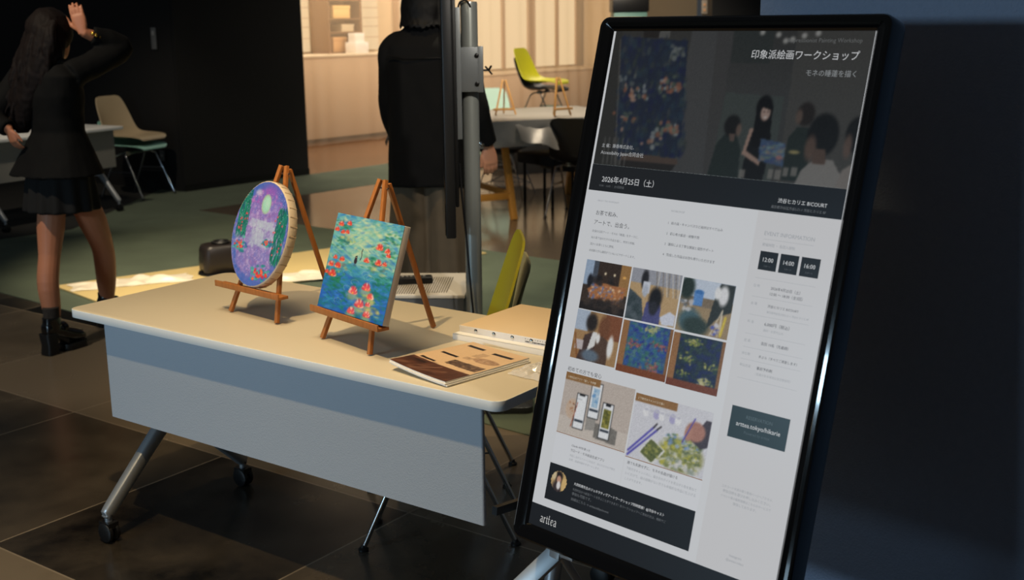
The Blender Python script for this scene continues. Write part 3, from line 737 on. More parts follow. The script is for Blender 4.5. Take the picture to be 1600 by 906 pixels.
b_ = build('plastic_bag', bagm, M_bag, None, solid=0.0006, angle=25)
b_.location = Vector((-0.014, 2.815, TH+0.0005)); b_.rotation_euler = (0, 0, math.radians(-42))
tag(b_, 'crumpled clear plastic bag lying on the table between brochures and screen', 'bag')

# ------------------------------------------------------------------ tall tilted information screen
KS = 0.9; KT = 0.26
KB = Vector((0.034*KS, 2.685*KS, CAM_H-(CAM_H-0.381)*KS))     # lower left corner of the lit picture
SW, SH = 0.685*KS, 1.211*KS
ks = thing('digital_signage_screen', 'tall tilted glossy black information screen showing a painting workshop poster', 'screen', (KB.x, KB.y, 0), KA)
ct, st = math.cos(KT), math.sin(KT)
def K(s, t, d=0.0): return Vector((s, t*st - d*ct, KB.z + t*ct + d*st))
def krr(x0, y0, x1, y1, r, d, n=6): return [K(x, y, d) for x, y in rrect(x0, y0, x1, y1, r, n)]
fx0, fy0, fx1, fy1 = -0.040*KS, -0.042*KS, SW+0.038*KS, SH+0.034*KS
fr_ = MB()
def inset(k, d, r): return krr(fx0+k, fy0+k, fx1-k, fy1-k, r, d)
def inner(k, d, r=0.002): return krr(-k, -k, SW+k, SH+k, r, d)
fr_.loft([inset(0.004, -0.045, 0.02), inset(0.0, -0.040, 0.022), inset(0.0, 0.004, 0.022), inset(0.002, 0.009, 0.021), inset(0.006, 0.012, 0.018),
          inset(0.013, 0.012, 0.014), inset(0.018, 0.009, 0.010), inner(0.006, 0.006), inner(0.0008, 0.0002), inner(0.0008, -0.004)], False)
build('frame', fr_, M_gloss, ks, angle=28)
build('back_cover', MB().loft([inset(0.02, -0.062, 0.02), inset(0.006, -0.050, 0.02), inset(0.006, -0.006, 0.02)]), M_blackplastic, ks, angle=40)
LCD = 0.70
PAGE = emit_mat('screen_white', rgb(217, 219, 222), LCD, 0.3, 0.18)
scr = build('screen', MB().add([K(0, 0), K(SW, 0), K(SW, SH), K(0, SH)], [(0, 1, 2, 3)]), PAGE, ks, smooth=False)
M_scr = attr_mat('screen_picture', LCD, 0.3, 0.18)
def kfn(s0, t0, d=0.0004):
    o = np.array(K(0, 0, d)); ex = np.array(K(1, 0, d))-o; ey = np.array(K(0, 1, d))-o
    def fn(X, Y): return o[None, None] + ex*(((X+s0)/1000*KS)[..., None]) + ey*(((Y+t0)/1000*KS)[..., None])
    return fn
def krect(mb, s0, t0, s1, t1, d, mi=0):
    return mb.add([K(s/1000*KS, t/1000*KS, d) for s, t in ((s0, t0), (s1, t0), (s1, t1), (s0, t1))], [(0, 1, 2, 3)], mi)
def EM(c, k=LCD): return emit_mat('screen_%d_%d_%d' % c, rgb(*c), k, 0.3, 0.18)
# flat panels of colour
pan = MB()
krect(pan, 6, 826, 684, 889, 0.0004, 0); krect(pan, 0, 0, 685, 53, 0.0004, 0)              # date band, footer
krect(pan, 36, 72, 466, 161, 0.0004, 0)                                                    # dark banner
for s in (511, 561, 611): krect(pan, s, 701, s+44, 741, 0.0006, 0)                          # time buttons
krect(pan, 510, 339, 652, 407, 0.0006, 1)                                                  # reservation button
krect(pan, 488, 54, 684, 825, 0.0002, 2)                                                   # side column
for t in (683, 643, 604, 563, 534, 508, 467): krect(pan, 509, t, 654, t+0.7, 0.0005, 3)
krect(pan, 513, 766, 632, 766.8, 0.0005, 3); krect(pan, 6, 889, 684, 890, 0.0006, 4)
for s0, s1, t in ((38, 250, 237), (254, 469, 230)): krect(pan, s0, t, s1, t+1.6, 0.0008, 5)
for s0, s1, t0 in ((38, 250, 165), (254, 469, 162)): krect(pan, s0, t0, s1, t0+68, 0.0002, 6)
build('colour_panels', pan, [EM((29, 32, 36)), EM((46, 62, 67)), EM((212, 212, 214)), EM((184, 186, 190)), EM((150, 160, 160)), EM((150, 104, 60)), EM((220, 222, 226))], scr, smooth=False)
# lettering
TX = {}
def T(body, s, t, width=None, size=None, col=(40, 42, 46), align='LEFT', offset=0.0, d=0.0011, shear=0.0):
    mb = text_mb(body, 0, 0, None if width is None else width, size, align, offset, shear)
    mb.v = [K((s+v.x)/1000*KS, (t+v.y)/1000*KS, d) for v in mb.v]
    if col not in TX: TX[col] = EM(col)
    build('lettering', mb, TX[col], scr, smooth=False)
WH, LG, MG, DG = (226, 228, 230), (164, 168, 172), (120, 124, 128), (60, 62, 66)
FT = (168, 172, 178)
T('Impressionist Painting Workshop', 659, 1187, 172, col=(104, 106, 106), align='RIGHT')
T('印象派絵画ワークショップ', 401, 1152, 257, col=WH, offset=-0.004)
T('モネの睡蓮を描く', 543, 1117, 115, col=(150, 154, 156))
T('主 催：藤香株式会社、', 25, 932, 98, col=(190, 192, 194)); T('Accessibility Japan合同会社', 25, 915, 130, col=(190, 192, 194))
T('2026年4月25日（土）', 43, 849, 156, col=WH, offset=-0.003); T('10:00 - 16:00 ｜ 全3回開催', 38, 837, 76, col=(104, 108, 112))
T('渋谷ヒカリエ 8/COURT', 647, 847, 116, col=WH, align='RIGHT'); T('東京都渋谷区渋谷2-21-1 渋谷ヒカリエ 8F', 647, 834, 130, col=(120, 124, 128), align='RIGHT')
T('ABOUT THE WORKSHOP', 41, 801, 66, col=FT)
T('お茶で和み、', 43, 769, 67, col=DG); T('アートで、出会う。', 42, 746, 108, col=DG)
for k, b in enumerate(('絵画の伝統アート・モネの「睡蓮」をテーマに、', '絵の具で自分だけの作品を描く、特別な体験。', '温かいお茶とともに開催。', '未経験の方も講師がていねいにサポートします。')):
    T(b, 41, 727-k*15.6, None, 6.6, col=MG)
T('WORKSHOP', 261, 798, 38, col=FT)
for k, b in enumerate(('1   絵の具・キャンバスなど画材はすべて込み', '2   初心者大歓迎・経験不問', '3   講師による丁寧な解説と個別サポート', '4   完成した作品はお持ち帰りいただけます')):
    T(b, 259, 770-k*24.0, None, 7.4, col=(84, 88, 94))
T('初めての方でも安心', 40, 389, 106, col=DG)
T('Claude APIを使った', 93, 214, 58, col=DG); T('クロード・モネ絵画生成アプリ', 92, 202, 104, col=DG)
T('対話しながらイメージを広げ、あなただけの下絵を', 92, 190, 140, col=FT); T('生成。絵画体験をサポートします。', 92, 180, 96, col=FT)
T('誰でも失敗せずに、モネの名画が描ける', 263, 216, 142, col=DG)
T('下絵付きキャンバスに、描き方のガイドを見ながら色を重ねて', 263, 203, 196, col=FT); T('いくだけで、絵の経験がない方でも本格的な作品に仕上げる', 263, 191, 196, col=FT); T('ことができます。', 263, 179, 50, col=FT)
T('大西拓磨先生のジェネラティヴアートワークショップ同時開催！@渋谷キャスト', 120, 127, 268, col=WH, offset=0.006)
T('大西先生から創造アートを学ぶことができます！本ワークショップへご参加の方は、無料でご', 119, 114, 276, col=MG); T('参加も可能です。', 119, 103, 60, col=MG); T('詳細はこちら → arttea.tokyo/event', 119, 90, 116, col=MG)
T('EVENT INFORMATION', 513, 775, 120, col=FT); T('開催時間 ・ 各回入替制', 513, 752, 78, col=FT)
for s, b in ((533, '12:00'), (583, '14:00'), (633, '16:00')):
    T(b, s, 719, 25, col=WH, align='CENTER'); T('スタート', s, 708, 17, col=(110, 114, 118), align='CENTER')
ROWS = [('日 時', 663, '2026年4月25日（土）', 70), ('会 場', 625, '渋谷ヒカリエ 8/COURT', 74), ('料 金', 586, '6,000円（税込）', 60), ('定 員', 545, '各回 10名（先着順）', 66), ('持ち物', 517, '手ぶら（すべてご用意します）', 92), ('申込方法', 492, '事前予約制', 38)]
for a, t, b, w in ROWS: T(a, 510, t+1, None, 7, col=FT); T(b, 552, t, w, col=(74, 78, 84))
T('12:00 〜 18:00（全3回）', 552, 651, 78, col=(84, 88, 94)); T('東京都渋谷区渋谷2-21-1 渋谷ヒカリエ 8F', 552, 613, 100, col=FT); T('画材・お茶代込み', 552, 574, 48, col=FT); T('（空席がある場合は当日参加可）', 552, 480, 84, col=FT)
T('RESERVATION', 581, 385, 64, col=(96, 112, 118), align='CENTER'); T('arttea.tokyo/hikarie', 581, 367, 108, col=WH, align='CENTER'); T('Powered by arttea', 581, 353, 62, col=(90, 104, 110), align='CENTER')
for k, b in enumerate(('上のコードを読み取り専用ページへアクセス、', '参加日時を選びお申し込みください。', 'イベント等の最新情報はこちらのサービスで', '発信しております。')): T(b, 583, 232-k*10.5, [126, 118, 124, 58][k], col=FT, align='CENTER')
T('Instagram', 583, 93, 30, col=FT, align='CENTER'); T('@arttea.tokyo', 583, 83, 44, col=FT, align='CENTER')
T('1 特別公式アプリ「描く」を体験', 46, 372, None, 6.0, col=(226, 214, 190), d=0.0014); T('2 下絵付きキャンバスで描く', 262, 367, None, 6.0, col=(226, 214, 190), d=0.0014)
# the serif word in the footer, drawn stroke by stroke
lo = MB()
def stroke(pts, w):
    pts = smooth_path([(x, y, 0) for x, y in pts], 5); n = len(pts); L_, R_ = [], []
    ws = [w]*n if not isinstance(w, (list, tuple)) else [np.interp(i/(n-1), np.linspace(0, 1, len(w)), w) for i in range(n)]
    for i in range(n):
        d = (pts[min(i+1, n-1)]-pts[max(i-1, 0)]).normalized(); q = Vector((-d.y, d.x, 0))*ws[i]/2
        L_.append(pts[i]+q); R_.append(pts[i]-q)
    vs = []
    for a, b in zip(L_, R_): vs += [a, b]
    lo.add([K((35+v.x*7.2)/1000*KS, (14+v.y*12.5)/1000*KS, 0.0012) for v in vs], [(2*i, 2*i+1, 2*i+3, 2*i+2) for i in range(n-1)])
def let_a(x): stroke([(x+.25, .95), (x+.5, 1.08), (x+.85, 1.0), (x+.98, .75), (x+.98, .1)], [.14, .1, .16, .22, .22]); stroke([(x+.95, .68), (x+.5, .55), (x+.2, .3), (x+.35, .06), (x+.6, .04), (x+.95, .25)], [.08, .1, .22, .16, .1, .08]); stroke([(x+.98, .12), (x+1.08, .03), (x+1.28, .08)], [.2, .12, .06])
def let_r(x): stroke([(x+.3, 1.0), (x+.3, .02)], .22); stroke([(x+.02, 1.02), (x+.36, 1.02)], .07); stroke([(x+.0, .03), (x+.65, .03)], .07); stroke([(x+.34, .7), (x+.55, 1.0), (x+.85, 1.02)], [.07, .12, .2])
def let_t(x): stroke([(x+.35, 1.4), (x+.33, .3), (x+.48, .05), (x+.85, .14)], [.14, .22, .2, .07]); stroke([(x+.02, 1.0), (x+.85, 1.0)], .08)
def let_e(x): stroke([(x+.15, .62), (x+.95, .62), (x+.9, .92), (x+.58, 1.06), (x+.25, .9), (x+.13, .52), (x+.3, .12), (x+.62, .02), (x+.98, .2)], [.07, .07, .16, .09, .16, .22, .2, .12, .06])
let_a(0); let_r(1.45); let_t(2.6); 
stroke([(3.90, 1.72), (3.86, .3), (4.0, .05), (4.38, .14)], [.10, .22, .2, .07]); stroke([(3.55, 1.0), (4.35, 1.0)], .08); stroke([(3.9, 1.6), (4.12, 1.5)], [.16, .04])
let_e(4.75); let_a(6.05)
build('footer_word', lo, EM((232, 232, 230)), scr, smooth=False)

# photographs on the poster
def pic_on(p, s0, t0, name, d=0.0006, keep=None): return p.obj(name, M_scr, scr, kfn(s0, t0, d), keep)
p = Pic(677, 322, 2.1); ox, oy = 7, 889
def Pp(s, t): return (s-ox, t-oy)
p.grad([(0, (66, 66, 64)), (0.5, (70, 72, 72)), (1, (62, 62, 60))])
def P4(pts, c, a=1.0): p.poly([Pp(*q) for q in pts], c, a)
P4([(230, 1215), (300, 1215), (330, 885), (235, 885)], (84, 86, 88), 0.8); P4([(300, 1215), (345, 1215), (352, 885), (328, 885)], (74, 74, 74)); P4([(345, 1215), (450, 1215), (450, 1140), (350, 1140)], (50, 58, 56), 0.8)
P4([(352, 1075), (500, 1070), (505, 885), (345, 885)], (72, 84, 80), 0.9); P4([(505, 1215), (690, 1215), (690, 885), (520, 885)], (88, 86, 80), 0.6)
P4([(0, 1215), (26, 1215), (70, 885), (0, 885)], (52, 54, 52), 0.9); P4([(120, 1215), (170, 1215), (170, 1195), (126, 1195)], (116, 116, 112), 0.8)
P4([(26, 1199), (224, 1188), (258, 925), (80, 905)], (28, 44, 74))
for q in range(420):
    u, v = R.rand(), R.rand(); s = 26+u*198+v*44; t = 1199-u*11-v*(294-u*31)
    if R.rand() < 0.75: c = [(24, 40, 84), (30, 58, 88), (22, 34, 92), (40, 72, 90), (36, 50, 70)][R.randint(5)]
    else: c = [(62, 74, 70), (48, 66, 62), (74, 84, 84)][R.randint(3)]
    p.ell(*Pp(s, t), R.uniform(3, 9), R.uniform(4, 12), c, 0.6, 0.4)
for cx, cy, n_ in ((195, 1082, 26), (100, 1062, 22), (214, 985, 26), (190, 1160, 18), (90, 1010, 12), (170, 960, 8), (60, 1100, 6)):
    for q in range(n_):
        c = [(196, 120, 84), (206, 150, 120), (160, 170, 170), (180, 96, 64), (120, 130, 110), (90, 110, 90)][R.randint(6)]
        if cx in (190, 60): c = [(104, 116, 112), (130, 140, 140), (80, 92, 84)][R.randint(3)]
        p.ell(cx-ox+R.normal(0, 18), cy-oy+R.normal(0, 11), R.uniform(3, 8), R.uniform(3, 7), c, 0.75, 0.3)
P4([(84, 922), (250, 920), (256, 906), (90, 902)], (96, 74, 62)); P4([(90, 1215), (140, 1215), (138, 1196), (94, 1196)], (40, 36, 34)); P4([(90, 905), (250, 905), (240, 889), (84, 889)], (40, 38, 38))
p.line(*Pp(25, 1190), *Pp(72, 900), 2.5, (110, 106, 100), 0.7)
for q in range(6): p.line(*Pp(30+q*14, 955), *Pp(36+q*13, 892), 2.2, (150, 150, 146), 0.5)
for s, t in ((419, 1208), (460, 1203), (496, 1193), (523, 1201), (555, 1206), (480, 1190)): p.ell(*Pp(s, t), 6.5, 6, (206, 206, 200), 0.85, 0.4)
# five workshop guests: seated left, standing with canvas, standing behind, two seated backs
P4([(340, 889), (350, 960), (368, 982), (400, 982), (415, 950), (420, 889)], (36, 50, 48)); p.ell(*Pp(384, 1002), 21, 24, (26, 26, 26), 1, 0.15); p.ell(*Pp(402, 994), 7, 14, (128, 100, 84), 0.9, 0.3); P4([(378, 985), (396, 985), (394, 968), (384, 968)], (110, 86, 74))
P4([(428, 889), (432, 990), (446, 1008), (474, 1008), (486, 985), (484, 889)], (22, 22, 24)); P4([(440, 1050), (478, 1050), (484, 960), (438, 960)], (18, 16, 17), 1); p.ell(*Pp(457, 1046), 20, 26, (18, 16, 17), 1, 0.12)
p.ell(*Pp(462, 1034), 12, 17, (204, 164, 146), 1, 0.15); P4([(442, 1056), (476, 1054), (474, 1041), (452, 1046)], (18, 16, 17)); p.ell(*Pp(463, 1025), 4.5, 1.8, (236, 226, 220), 1, 0.2); p.ell(*Pp(458, 1037), 1.8, 1.3, (40, 30, 28)); p.ell(*Pp(468, 1037), 1.8, 1.3, (40, 30, 28))
P4([(430, 1000), (440, 1000), (430, 950), (470, 930), (468, 920), (420, 942)], (188, 146, 126))
P4([(461, 979), (524, 972), (527, 922), (465, 931)], (60, 92, 140))
for q in range(120): p.ell(*Pp(R.uniform(466, 521), R.uniform(930, 972)), R.uniform(3, 9), R.uniform(1.5, 4), [(50, 84, 150), (84, 130, 170), (110, 150, 170), (70, 80, 130), (170, 150, 120), (120, 150, 120)][R.randint(6)], 0.7, 0.3)
p.ell(*Pp(514, 941), 8, 5, (190, 110, 110), 0.8)
P4([(528, 895), (528, 985), (545, 1008), (572, 1008), (585, 980), (585, 895)], (38, 50, 46)); p.ell(*Pp(560, 1036), 21, 25, (44, 36, 32), 1, 0.15); p.ell(*Pp(545, 1030), 8, 15, (116, 92, 78), 0.9, 0.3); p.ell(*Pp(548, 955), 13, 4, (190, 170, 96), 0.9, 0.3)
P4([(560, 885), (572, 920), (600, 945), (640, 945), (668, 910), (672, 885)], (150, 146, 140)); p.ell(*Pp(608, 995), 36, 45, (24, 24, 24), 1, 0.1); p.ell(*Pp(584, 966), 13, 26, (116, 86, 70), 0.9, 0.3); P4([(590, 965), (620, 965), (625, 935), (594, 935)], (104, 78, 64))
P4([(655, 885), (664, 925), (690, 945), (690, 885)], (150, 140, 132)); p.ell(*Pp(683, 1000), 24, 36, (26, 26, 26), 1, 0.12); p.ell(*Pp(668, 975), 9, 24, (120, 92, 78), 0.9, 0.3)
for s, t in ((500, 905), (518, 905), (536, 912), (430, 900), (556, 914)): p.rect(s-ox-7, t-oy-10, s-ox+7, t-oy+10, (146, 142, 134), 0.8)
p.blur(2); p.grain(2.2); gy = p.C.mean(-1, keepdims=True); p.C = np.clip((p.C*0.72+gy*0.28)*0.66+6, 0, 255); pic_on(p, ox, oy, 'header_photograph')

def tile(s0, t0, w, h, base, name):
    q = Pic(w, h, 1.9, base); q.rng = np.random.RandomState(int(s0+t0)); q.at = (s0, t0, name); return q
def fin(q): q.blur(1); q.grain(5); pic_on(q, q.at[0], q.at[1], q.at[2])
def dabs(q, n_, x0, x1, y0, y1, cols, r0, r1, a=0.75):
    for k in range(n_): q.ell(R.uniform(x0, x1), R.uniform(y0, y1), R.uniform(r0, r1), R.uniform(r0*0.6, r1*0.7), cols[R.randint(len(cols))], a, 0.35, R.uniform(-.4, .4))
q = tile(40, 541, 138, 119, (58, 46, 38), 'workshop_photograph')      # long table with paints
q.rect(0, 60, 30, 119, (150, 168, 190)); q.rect(26, 62, 40, 119, (70, 76, 86)); q.rect(40, 54, 112, 119, (52, 40, 32)); q.rect(108, 48, 138, 119, (150, 112, 66))
q.poly([(16, 50), (46, 70), (134, 66), (124, 22), (30, 30)], (160, 106, 66)); dabs(q, 110, 24, 126, 28, 64, [(206, 140, 90), (120, 110, 130), (90, 110, 160), (226, 196, 160), (160, 90, 60)], 1.5, 5)
q.rect(0, 0, 138, 18, (34, 28, 26)); dabs(q, 14, 10, 130, 10, 30, [(40, 34, 32), (60, 50, 44)], 8, 16)
for x in (64, 92): q.ell(x, 92, 3, 3, (250, 236, 200), 1, 0.5)
q.ell(122, 90, 5, 3, (226, 170, 90)); dabs(q, 8, 30, 110, 62, 84, [(30, 26, 26), (44, 38, 36)], 6, 11); q.ell(20, 70, 8, 16, (28, 28, 34)); fin(q)
q = tile(182, 541, 142, 119, (178, 150, 110), 'workshop_photograph')  # person from behind, chairs
q.rect(0, 86, 142, 119, (148, 150, 158)); q.poly([(0, 0), (0, 70), (40, 50), (54, 0)], (66, 76, 82)); dabs(q, 20, 0, 40, 0, 60, [(50, 62, 66), (80, 90, 96)], 6, 14)
q.ell(40, 96, 10, 22, (34, 32, 36)); q.rect(36, 66, 58, 92, (196, 200, 210)); q.ell(46, 70, 8, 14, (170, 176, 188))
for k in range(8): q.line(70+k*9, 119, 74+k*9+R.uniform(-8, 8), 66, 2, [(120, 112, 104), (196, 190, 182)][k % 2], 0.8)
q.poly([(50, 0), (54, 44), (74, 56), (96, 44), (100, 0)], (74, 76, 122)); q.ell(78, 56, 18, 26, (22, 20, 22)); q.ell(76, 34, 12, 16, (40, 40, 48)); q.poly([(98, 16), (124, 34), (142, 26), (142, 4), (108, 0)], (200, 204, 216)); fin(q)
q = tile(328, 539, 139, 119, (150, 130, 100), 'workshop_photograph')  # standing helper, stand, blue bucket
q.rect(0, 78, 139, 119, (186, 196, 210)); q.rect(0, 60, 96, 80, (120, 106, 88)); q.ell(14, 98, 20, 26, (34, 46, 40)); q.rect(36, 62, 60, 92, (86, 132, 190)); q.ell(48, 92, 12, 5, (60, 110, 170))
q.poly([(80, 14), (88, 70), (100, 119), (139, 119), (139, 60), (112, 48)], (44, 48, 46)); q.ell(112, 92, 13, 22, (214, 214, 216)); q.ell(96, 96, 8, 14, (220, 220, 220))
q.ell(34, 26, 30, 26, (70, 96, 104)); q.ell(52, 16, 34, 20, (44, 58, 54))
for a, b in ((92, 60), (118, 70), (112, 96)): q.line(116, 62, a, 2 if a != 118 else 4, 1.8, (206, 196, 176), 0.9)
q.line(126, 46, 120, 6, 4, (220, 196, 60), 0.8); dabs(q, 10, 96, 112, 4, 30, [(80, 90, 170), (200, 200, 210)], 3, 7); dabs(q, 12, 4, 40, 50, 70, [(200, 200, 205), (90, 100, 110)], 3, 8); fin(q)
q = tile(39, 421, 139, 118, (160, 126, 86), 'workshop_photograph')    # two people in aprons
q.rect(0, 70, 40, 118, (168, 180, 196)); q.rect(90, 60, 139, 118, (122, 74, 48)); q.rect(0, 0, 40, 40, (150, 110, 70)); q.ell(50, 92, 17, 22, (40, 34, 32)); q.ell(90, 84, 17, 30, (110, 70, 46))
q.poly([(20, 0), (34, 60), (62, 72), (70, 40), (66, 0)], (70, 54, 50)); q.poly([(46, 20), (58, 72), (72, 72), (70, 40)], (216, 216, 214)); q.poly([(70, 0), (70, 56), (86, 66), (112, 54), (112, 0)], (82, 62, 50)); q.ell(116, 44, 9, 26, (222, 222, 220)); q.ell(76, 58, 6, 12, (222, 222, 220))
q.ell(60, 14, 26, 14, (96, 110, 124)); q.rect(8, 24, 34, 46, (186, 176, 176)); q.line(4, 60, 20, 6, 2.5, (130, 80, 44)); fin(q)
def pond(q, base, cols, fl, n_=420, frame=(120, 66, 36), left=18, right=8, bottom=16):
    w, h = q.w, q.h; q.rect(left, bottom, w-right, h, base); dabs(q, n_, left+3, w-right-3, bottom+3, h-3, cols, 2, 9, 0.6)
    for (cx, cy, k, cc_) in fl:
        for _ in range(k): q.ell(cx+R.normal(0, 10), cy+R.normal(0, 5), R.uniform(1.6, 4.5), R.uniform(1.2, 3), cc_[R.randint(len(cc_))], 0.8, 0.3)
    q.rect(0, 0, left, h, (146, 104, 66)); q.rect(w-right, 0, w, h, (130, 92, 60)); q.rect(0, 0, w, bottom, frame); fin(q)
rd = [(150, 84, 84), (176, 104, 96), (120, 70, 80), (90, 110, 80)]; yl = [(150, 150, 70), (186, 180, 110), (110, 120, 60), (80, 100, 60)]
pond(tile(182, 417, 144, 120, (56, 84, 124), 'painting_photograph'), (56, 84, 124), [(44, 66, 150), (60, 110, 120), (50, 90, 150), (90, 130, 120), (40, 50, 130), (60, 120, 90)], [(40, 70, 40, rd), (110, 76, 26, rd), (100, 26, 50, rd), (84, 108, 40, [(176, 176, 120), (150, 160, 110)])])
pond(tile(328, 415, 139, 119, (36, 48, 60), 'painting_photograph'), (36, 48, 60), [(28, 36, 84), (40, 60, 60), (34, 44, 50), (30, 40, 90), (50, 70, 60)], [(60, 104, 50, yl), (50, 66, 24, yl), (110, 60, 20, yl), (100, 22, 40, [(196, 190, 150), (150, 150, 90)]), (40, 30, 16, yl)], frame=(112, 60, 40))
q = tile(38, 239, 212, 146, (188, 176, 166), 'telephone_mockup')        # three telephones on stone blocks
q.rect(0, 0, 212, 40, (198, 188, 178)); q.ell(36, 62, 20, 24, (196, 172, 150), 1, 0.1); dabs(q, 6, 26, 46, 50, 76, [(90, 60, 50), (160, 100, 60)], 2, 4)
q.poly([(84, 22), (84, 62), (112, 66), (112, 26)], (150, 146, 140)); q.poly([(112, 10), (112, 44), (148, 48), (180, 40), (180, 6)], (120, 116, 110)); q.poly([(96, 60), (128, 56), (128, 84), (96, 86)], (172, 166, 158))
for x0_, y0_ in ((44, 18), (84, 52), (126, 12)):
    q.rect(x0_, y0_, x0_+34, y0_+86, (36, 36, 38)); q.rect(x0_+2, y0_+2.5, x0_+32, y0_+83.5, (228, 230, 232)); q.rect(x0_+9, y0_+79, x0_+25, y0_+84, (36, 36, 38))
    q.rect(x0_+4, y0_+18, x0_+30, y0_+23, (60, 66, 76)); q.rect(x0_+5, y0_+70, x0_+18, y0_+72, (170, 172, 176))
q.rect(92, 78, 110, 124, (160, 188, 210)); dabs(q, 14, 94, 108, 82, 120, [(90, 140, 190), (200, 214, 224)], 2, 6); q.rect(131, 38, 154, 82, (120, 116, 50)); dabs(q, 20, 134, 152, 40, 80, [(80, 84, 40), (170, 160, 80)], 2, 5); q.line(40, 20, 50, 80, 1.6, (150, 80, 60))
q.rect(0, 128, 108, 146, (142, 104, 62)); fin(q)
q = tile(254, 232, 214, 147, (206, 206, 212), 'painting_hand_photograph')   # hand painting a garden view, pots and brushes
for k in range(7): q.ell(36+k*15, 110, 9, 11, [(224, 224, 226), (206, 206, 212), (170, 166, 200)][k % 3], 1, 0.1); q.ell(36+k*15, 116, 6, 3, (190, 190, 200))
q.line(4, 14, 66, 82, 3.2, (86, 80, 170)); q.line(4, 4, 76, 78, 3.2, (86, 80, 170)); q.line(64, 80, 72, 90, 2.5, (60, 56, 60)); q.line(74, 77, 84, 86, 2.5, (60, 56, 60))
q.ell(146, 36, 62, 38, (150, 150, 96), 1, 0.12); dabs(q, 230, 96, 200, 6, 66, [(186, 180, 76), (120, 128, 70), (206, 206, 196), (150, 156, 110), (90, 104, 80)], 2, 8); dabs(q, 50, 100, 190, 54, 80, [(110, 140, 190), (150, 170, 200), (170, 170, 90), (90, 120, 90)], 2, 7); dabs(q, 40, 110, 200, 4, 24, [(206, 204, 200), (150, 160, 150)], 3, 8)
q.poly([(34, 18), (62, 58), (106, 36), (80, 0), (62, 0)], (214, 214, 210)); q.poly([(38, 18), (63, 54), (100, 36), (74, 2)], (96, 104, 62)); dabs(q, 44, 52, 88, 16, 42, [(130, 134, 70), (70, 84, 50), (160, 160, 90)], 2, 6, 0.7)
q.poly([(166, 76), (196, 62), (214, 70), (214, 126), (200, 128)], (70, 64, 72)); q.ell(176, 96, 26, 22, (168, 122, 108), 1, 0.12); q.ell(158, 88, 10, 16, (176, 130, 114), 1, 0.15); q.line(146, 66, 170, 124, 2.2, (90, 80, 160))
q.rect(0, 129, 118, 147, (142, 104, 62)); fin(q)
q = tile(45, 95, 55, 55, (190, 160, 110), 'portrait_photograph'); q.ell(27, 10, 18, 22, (60, 50, 50)); q.ell(26, 38, 12, 14, (34, 26, 26)); q.ell(27, 32, 7, 9, (196, 150, 126)); q.ell(28, 18, 6, 10, (226, 222, 220)); q.ell(44, 20, 8, 20, (214, 180, 120)); q.ell(10, 40, 8, 12, (210, 190, 150))
q.grain(2); pic_on(q, 45, 95, 'portrait_photograph', 0.0008, lambda X, Y: (X-27.5)**2+(Y-27.5)**2 < 26**2)

# splayed metal stand behind and below the screen
def kb(s, o, z): return Vector((s, o, z))
for s, sg in ((0.02, -1), (SW-0.02, 1)):
    lg = MB()
    pk = kb(s, 0.075, 0.415)
    for dst in (kb(s+sg*0.30, -0.17, 0.008), kb(s+sg*0.12, 0.42, 0.008)):
        lg.bar(pk, dst, 0.042, 0.016, (KN.x*0+0.3, 1, 0.25))
        lg.lathe((dst.x, dst.y, 0), [(0.02, 0), (0.02, 0.01), (0.012, 0.016)], 14)
    lg.bar(kb(s, 0.066, 0.40), kb(s, 0.150, 0.80), 0.03, 0.016, (0, 1, 0)); lg.bar(kb(s-0.016*sg, 0.075, 0.417), kb(s+0.055*-sg, 0.075, 0.417), 0.03, 0.014, (0, 0, 1))
    build('stand_leg', lg, M_alu, ks, bevel=0.002)
build('stand_crossbar', MB().bar(kb(0.0, 0.085, 0.52), kb(SW, 0.085, 0.52), 0.03, 0.03), M_darkmetal, ks, bevel=0.003)

# ------------------------------------------------------------------ second screen on a pole, seen from its edge
pd = thing('pole_display_stand', 'thin black screen seen edge-on, hung on a silver pole behind the folding table', 'screen stand', (-0.158, 4.80, 0), 0)
PX, PY = -0.158, 4.80
def W_(mb): return mb
build('pole', MB().lathe((PX, PY, 0.03), [(0.034, 0), (0.034, 1.615), (0.032, 1.622), (0.004, 1.623)], 28), mat('silver_pole', rgb(150, 154, 150), 0.3, metal=0.45), pd, world=True)
build('base_plate', MB().prism([(PX-0.02+x, PY+0.05+y) for x, y in rrect(0.0, -0.25, 0.26, 0.25, 0.03)], 0.0, 0.03), M_darkmetal, pd, world=True, bevel=0.003)
dv = Vector((-0.075, 1, 0)).normalized(); dn = Vector((dv.y, -dv.x, 0))
c0 = Vector((-0.233, 4.55, 0))
def sbox(mb, a, b, n0, n1, z0, z1):
    R_ = Matrix((dv, dn, Vector((0, 0, 1)))).transposed()
    return mb.box(c0 + dv*((a+b)/2) + dn*((n0+n1)/2) + Vector((0, 0, (z0+z1)/2)), (b-a, n1-n0, z1-z0), R_)
build('display_panel', sbox(MB(), 0, 0.57, -0.022, 0.018, 0.745, 1.80), M_blackplastic, pd, world=True, bevel=0.006)
build('display_glass', sbox(MB(), 0.008, 0.562, -0.0245, -0.0222, 0.757, 1.79), M_gloss, pd, world=True)
build('back_housing', sbox(MB(), 0.06, 0.51, 0.0185, 0.034, 0.86, 1.72), M_blackplastic, pd, world=True, bevel=0.004)
M_bracket = mat('grey_bracket', rgb(120, 124, 126), 0.4, metal=0.3)
mb = MB(); sbox(mb, 0.14, 0.165, 0.035, 0.055, 1.12, 1.63); sbox(mb, 0.30, 0.325, 0.035, 0.055, 1.12, 1.63)
build('mounting_rail', mb, M_bracket, pd, world=True, bevel=0.002)
